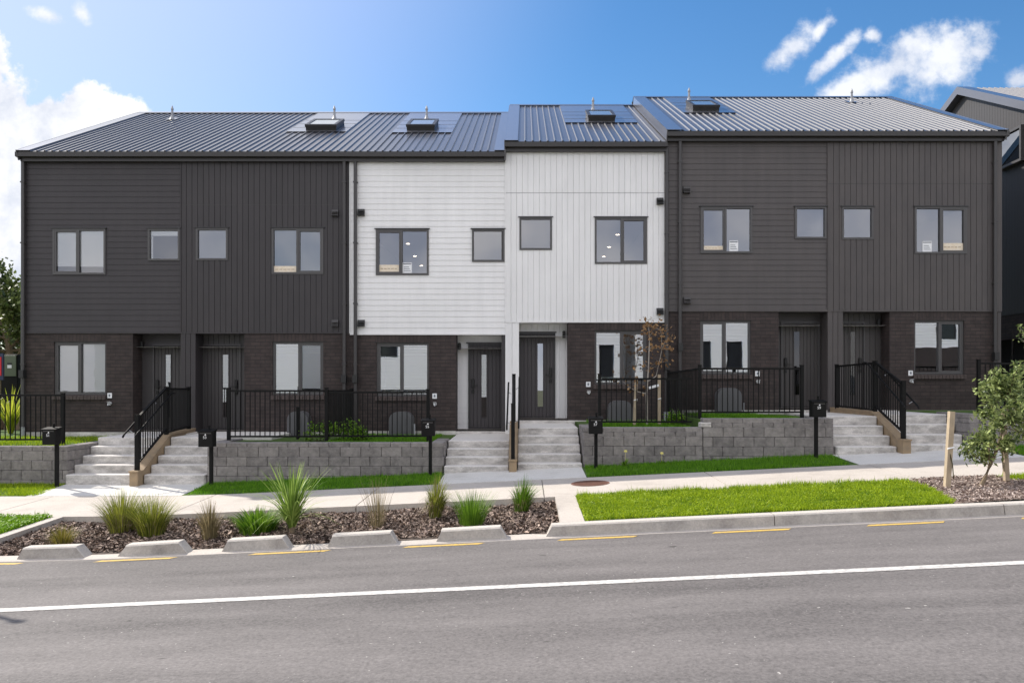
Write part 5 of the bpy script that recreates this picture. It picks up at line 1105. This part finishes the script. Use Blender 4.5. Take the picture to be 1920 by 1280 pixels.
# ------------------------------------------------------------------ neighbour building on the right
WX = 14.0; t = thing('neighbour_house', 'tall dark grey gabled building at the right edge beyond the terrace', 'building', (18, 24, 1.3))
def zfr(y): return 11.43 - abs(y - 25.5) * (TAN if y < 25.5 else .36)
n = 46; mb = MB(); yA, yB = 19.4, 31.0; ys = [yA + (yB - yA) * k / 84 for k in range(85)]
prof = []
for a, b in zip(ys, ys[1:]):
    prof += [(a, 0), (a + .010, -.012), (b - .0, -.012)]
for (a, da), (b, db) in zip(prof, prof[1:]):
    for lo, hi in ((4.0, None),):
        mb.quad((WX + da, a, lo), (WX + da if da == db else WX + db, b, lo), (WX + db, b, zfr(b) - .22), (WX + da, a, zfr(a) - .22))
mb.box(WX + .01, WX + 8, 19.4, 31.0, 4.0, 8.2)
obj('cladding', mb, MAT['char_n'], t)
obj('brick_wall', MB().box(WX, WX + .2, 19.4, 20.2, 1.2, 4.0).box(WX, WX + .2, 25.5, 31, 1.2, 4.0).box(WX, WX + .2, 20.2, 25.5, 3.3, 4.0).box(WX + 7.8, WX + 8, 19.4, 31, 1.2, 4).box(WX + .2, WX + 7.8, 30.8, 31, 1.2, 4).box(WX + .2, WX + 7.8, 19.4, 19.6, 1.2, 4), MAT['brick'], t)
obj('garage_shade_panel', MB().box(WX + .4, WX + .5, 20.0, 25.6, 1.2, 3.35), MAT['dark_void'], t)  # black panel, shade inside the garage painted as colour
obj('pipe', MB().tube([(WX - .06, 22.9, 1.3), (WX - .06, 22.9, 3.6)], .02, 6), MAT['pipe'], t)
rm = MB(); pr = rib_profile(WX - .2, WX + 8)
for (a, ha), (b, hb) in zip(pr, pr[1:]):
    rm.quad((a, 19.2, zfr(19.2) + ha), (b, 19.2, zfr(19.2) + hb), (b, 25.5, zfr(25.5) + hb), (a, 25.5, zfr(25.5) + ha)); rm.quad((a, 25.5, zfr(25.5) + ha), (b, 25.5, zfr(25.5) + hb), (b, 31.2, zfr(31.2) + hb), (a, 31.2, zfr(31.2) + ha))
r_ = obj('roof', rm, MAT['roof'], t)
fl = MB()
for y0, y1 in ((19.2, 25.5), (25.5, 31.2)):
    fl.hexa([(WX - .24, y0, zfr(y0) - .20), (WX - .18, y0, zfr(y0) - .20), (WX - .18, y1, zfr(y1) - .20), (WX - .24, y1, zfr(y1) - .20), (WX - .24, y0, zfr(y0) + .045), (WX - .18, y0, zfr(y0) + .045), (WX - .18, y1, zfr(y1) + .045), (WX - .24, y1, zfr(y1) + .045)])
    fl.hexa([(WX - .18, y0, zfr(y0) + .034), (WX + .14, y0, zfr(y0) + .034), (WX + .14, y1, zfr(y1) + .034), (WX - .18, y1, zfr(y1) + .034), (WX - .18, y0, zfr(y0) + .045), (WX + .14, y0, zfr(y0) + .045), (WX + .14, y1, zfr(y1) + .045), (WX - .18, y1, zfr(y1) + .045)])
    fl.hexa([(WX - .18, y0, zfr(y0) - .2), (WX + .0, y0, zfr(y0) - .2), (WX + .0, y1, zfr(y1) - .2), (WX - .18, y1, zfr(y1) - .2), (WX - .18, y0, zfr(y0) - .18), (WX + .0, y0, zfr(y0) - .18), (WX + .0, y1, zfr(y1) - .18), (WX - .18, y1, zfr(y1) - .18)])
obj('barge_flashing', fl, MAT['flash'], r_)
w = MB(); y0, y1, za, zb = 22.35, 23.55, 8.25, 9.25; x0, x1 = WX - .16, WX + .02; f = .07
w.box(x0, x1, y0, y0 + f, za, zb).box(x0, x1, y1 - f, y1, za, zb).box(x0, x1, y0 + f, y1 - f, za, za + f).box(x0, x1, y0 + f, y1 - f, zb - f, zb)
wo_ = obj('window', w, MAT['alu'], t); obj('pane', MB().box(WX - .10, WX - .09, y0 + f, y1 - f, za + f, zb - f), MAT['glass_dark'], wo_)

# ------------------------------------------------------------------ left background
o = thing('electrical_cabinet', 'olive green steel cabinet with a small notice beyond the left end wall', 'cabinet', (fx(22, 24), 24, .75))
a, b = fx(9, 24), fx(33, 24); za, zb = fz(705, 24), fz(664, 24)
bd = obj('body', MB().bbox(a - .5, b, 24, 24.5, .75, zb, .015), MAT['black'], o); obj('door', MB().bbox(a, b - .03, 23.975, 24.0, za, zb - .03, .008), MAT['green_box'], bd)
nt_ = obj('notice', MB().box(fx(15, 24), fx(23, 24), 23.965, 23.974, fz(690, 24), fz(684, 24)), MAT['paper'], bd); obj('notice', MB().box(fx(15, 24), fx(23, 24), 23.965, 23.974, fz(683.5, 24), fz(680, 24)), MAT['blackbox'], bd)
o = thing('sign_board', 'red sign board with a navy border at the left edge', 'sign', (fx(-12, 23), 23, .75))
obj('board', MB().box(fx(-40, 23), fx(6, 23), 23, 23.05, fz(712, 23), fz(662, 23)), MAT['navy'], o); obj('face', MB().box(fx(-36, 23), fx(3, 23), 22.985, 22.999, fz(704, 23), fz(669, 23)), MAT['red'], o)
obj('leg', MB().box(fx(-30, 23), fx(-26, 23), 23.05, 23.1, .7, fz(665, 23)), MAT['timber'], o); obj('leg', MB().box(fx(-6, 23), fx(-2, 23), 23.05, 23.1, .7, fz(665, 23)), MAT['timber'], o)
random.seed(12)
for px, Y, h, sc, lab in ((20, 20.5, 1.35, 1, 'bright yellow green palm behind the left fence'), (-30, 21.5, 1.2, 1, 'second palm at the left edge beyond the yellow green one')):
    x = fx(px, Y); (V, F), rn = tussock_mesh(x, Y, .75, 90, h, .05, .75, .06, .35); o = obj('palm', (V, F), MAT['yucca'], loc=(x, Y, .75), rnd=rn); tag(o, lab, 'palm')
for k, (px, Y, s) in enumerate(((6, 22.5, .35), (26, 22.2, .3), (38, 22.6, .3), (-14, 22.3, .35))):
    x = fx(px, Y); mb = MB(); vs_ = []
    bm_pts = [(math.cos(a) * s * random.uniform(.8, 1.2), math.sin(a) * s * .6 * random.uniform(.8, 1.2)) for a in np.linspace(0, 2 * math.pi, 9)[:-1]]
    n0 = 0; mb.v = [(x + p, Y + q, .70) for p, q in bm_pts] + [(x + p * .85, Y + q * .85, .75 + s * .7 * random.uniform(.8, 1.2)) for p, q in bm_pts] + [(x, Y, .75 + s * 1.0)]
    for i in range(8): j = (i + 1) % 8; mb.f += [(i, j, 8 + j, 8 + i), (8 + i, 8 + j, 16)]
    o = obj('garden_rock', mb, MAT['rock'], loc=(x, Y, .75)); tag(o, ['brown rock directly under the palm', 'brown rock between the palm and the drain pipe', 'brown rock touching the house corner', 'brown rock at the far left edge'][k], 'rock', 'rocks at the left garden')
def big_tree(px, Y, zt, wid, lab, seed):
    random.seed(seed); x = fx(px, Y); t = thing('tree', lab, 'tree', (x, Y, .6), 'trees beyond the left end of the terrace'); mb = MB(); tips = []
    H_ = zt - .6; mb.tube([(x, Y, .5), (x + .1, Y, .6 + H_ * .35), (x, Y, .6 + H_ * .6)], [.28, .22, .14], 9)
    for k in range(13):
        z = .6 + H_ * random.uniform(.18, .62); branch(mb, tips, Vector((x, Y, z)), Vector((random.gauss(0, 1), random.gauss(0, 1), random.uniform(.1, .9))), wid * random.uniform(.45, .75), .09, 2, .4, 3, .15, .6)
    tips = [p for p in tips if p.z < zt]
    obj('trunk', mb, MAT['bark_d'], t); g, rn = leaves(tips, .30, .30, 22, 1.8); obj('crown', g, MAT['treeleaf'], t, rnd=rn)
big_tree(15, 46, 8.9, 4.6, 'dense dark green tree directly left of the house corner', 31); big_tree(-120, 50, 9.5, 5, 'dense tree further left of the one at the house corner', 32); big_tree(70, 58, 8.0, 5, 'dense tree half hidden behind the end wall', 33)
# drain pipe foot at the left corner and next to the sapling
for px, Y, z, lab in ((42, 19.05, .735, 'short grey drain pipe stub at the left corner of the terrace'), (1249, 19.0, 1.105, 'short grey drain pipe stub behind the sapling')):
    x = fx(px, Y); o = obj('drain_stub', MB().tube([(x, Y, z), (x, Y, z + .22), (x, Y, z + .24)], [.055, .055, .062], 12), MAT['pvc'], loc=(x, Y, z)); tag(o, lab, 'drain pipe', 'drain stubs under the downpipes')

# ------------------------------------------------------------------ street lamp outside the left edge, its shadow tip falls on the road
tip = Vector((-4.45, 7.15, -.17)); hh = 5.2; tip += Vector((-.12, .05, 0)); bs = tip + Vector((SUN_DIR.x, SUN_DIR.y, 0)) / SUN_DIR.z * hh
t = thing('street_lamp', 'street lamp outside the left edge whose shadow tip falls on the road', 'street lamp', (bs.x, bs.y, float(B(bs.x)) + .13))
obj('pole', MB().tube([(bs.x, bs.y, -.2), (bs.x, bs.y, 2.2), (bs.x, bs.y, hh - .17)], [.07, .05, .032], 12), MAT['steel'], t); obj('lamp_head', MB().bbox(bs.x - .06, bs.x + .06, bs.y - .05, bs.y + .05, hh - .2, hh - .08, .03), MAT['unit'], t)

# ------------------------------------------------------------------ houses across the street (seen in the window reflections)
def opposite(x0, x1, yf, eave, label, winds, dk=1.3):
    """built facing -y about the origin, then turned to face the terrace"""
    W = x1 - x0; t = thing('street_house', label, 'house', (0, 0, 0), 'white houses across the street'); base = 0.2
    obj('brick_wall', MB().box(-.02, W + .02, -.08, .15, base - .3, dk), MAT['brick'], t)
    cl = weatherboards(0, W, dk, eave, 0, [w for w in winds], .18); obj('cladding', cl, MAT['white_sun'], t)
    obj('wall', MB().box(0, W, .16, 8, base, eave), MAT['white_sun'], t)
    for a, b, c, d in winds:
        w_ = obj('window', MB().box(a, a + .05, -.04, .1, c, d).box(b - .05, b, -.04, .1, c, d).box(a + .05, b - .05, -.04, .1, c, c + .05).box(a + .05, b - .05, -.04, .1, d - .05, d), MAT['alu_dark'], t)
        obj('pane', MB().box(a + .05, b - .05, .02, .04, c + .05, d - .05), MAT['winref'], w_)
    r = MB(); zr = eave + 2.0
    for s0, s1, z0, z1 in ((-.3, 4, eave, zr), (8.3, 4, eave, zr)):
        r.hexa([(-.3, s0, z0 - .1), (W + .3, s0, z0 - .1), (W + .3, s1, z1 - .1), (-.3, s1, z1 - .1), (-.3, s0, z0 + .04), (W + .3, s0, z0 + .04), (W + .3, s1, z1 + .04), (-.3, s1, z1 + .04)])
    r.poly([(0, .1, eave), (0, 7.9, eave), (0, 4, zr)]).poly([(W, .1, eave), (W, 7.9, eave), (W, 4, zr)]); obj('roof', r, MAT['roof'], t)
    t.rotation_euler = (0, 0, math.pi); t.location = (x1, yf, float(B((x0 + x1) / 2))); return t
MAT['winref'] = mat('dark_window', (0.02, 0.022, 0.026), 0.1)
opposite(-24, -12.6, -6, 6.6, 'white house across the street reflected in the left windows', [(2, 3.4, 1.2, 2.4), (6, 7.6, 1.2, 2.4), (8.6, 9.6, 3.9, 5)])
opposite(-8.9, -2.2, -6.5, 5.6, 'white house across the street reflected in the window of the white weatherboard townhouse', [(1.2, 3.2, 3.6, 5.0), (5, 6, 3.8, 4.8)], 1.5)
opposite(2.6, 5.3, -6, 6.4, 'narrow white house across the street reflected beside the sapling', [(.4, 1.2, 2.2, 4)])
opposite(6.2, 14.8, -6, 6.8, 'white house across the street with two dark windows reflected in the dark grey townhouse', [(2.75, 3.6, 2.4, 3.9), (4.5, 5.3, 2.4, 3.9)])
opposite(20.5, 31, -7, 6.2, 'rightmost white house across the street', [(6.5, 7.6, 3.4, 5.2), (1, 2.2, 3.3, 5), (4, 4.8, 3.2, 5.2)], 2.9)
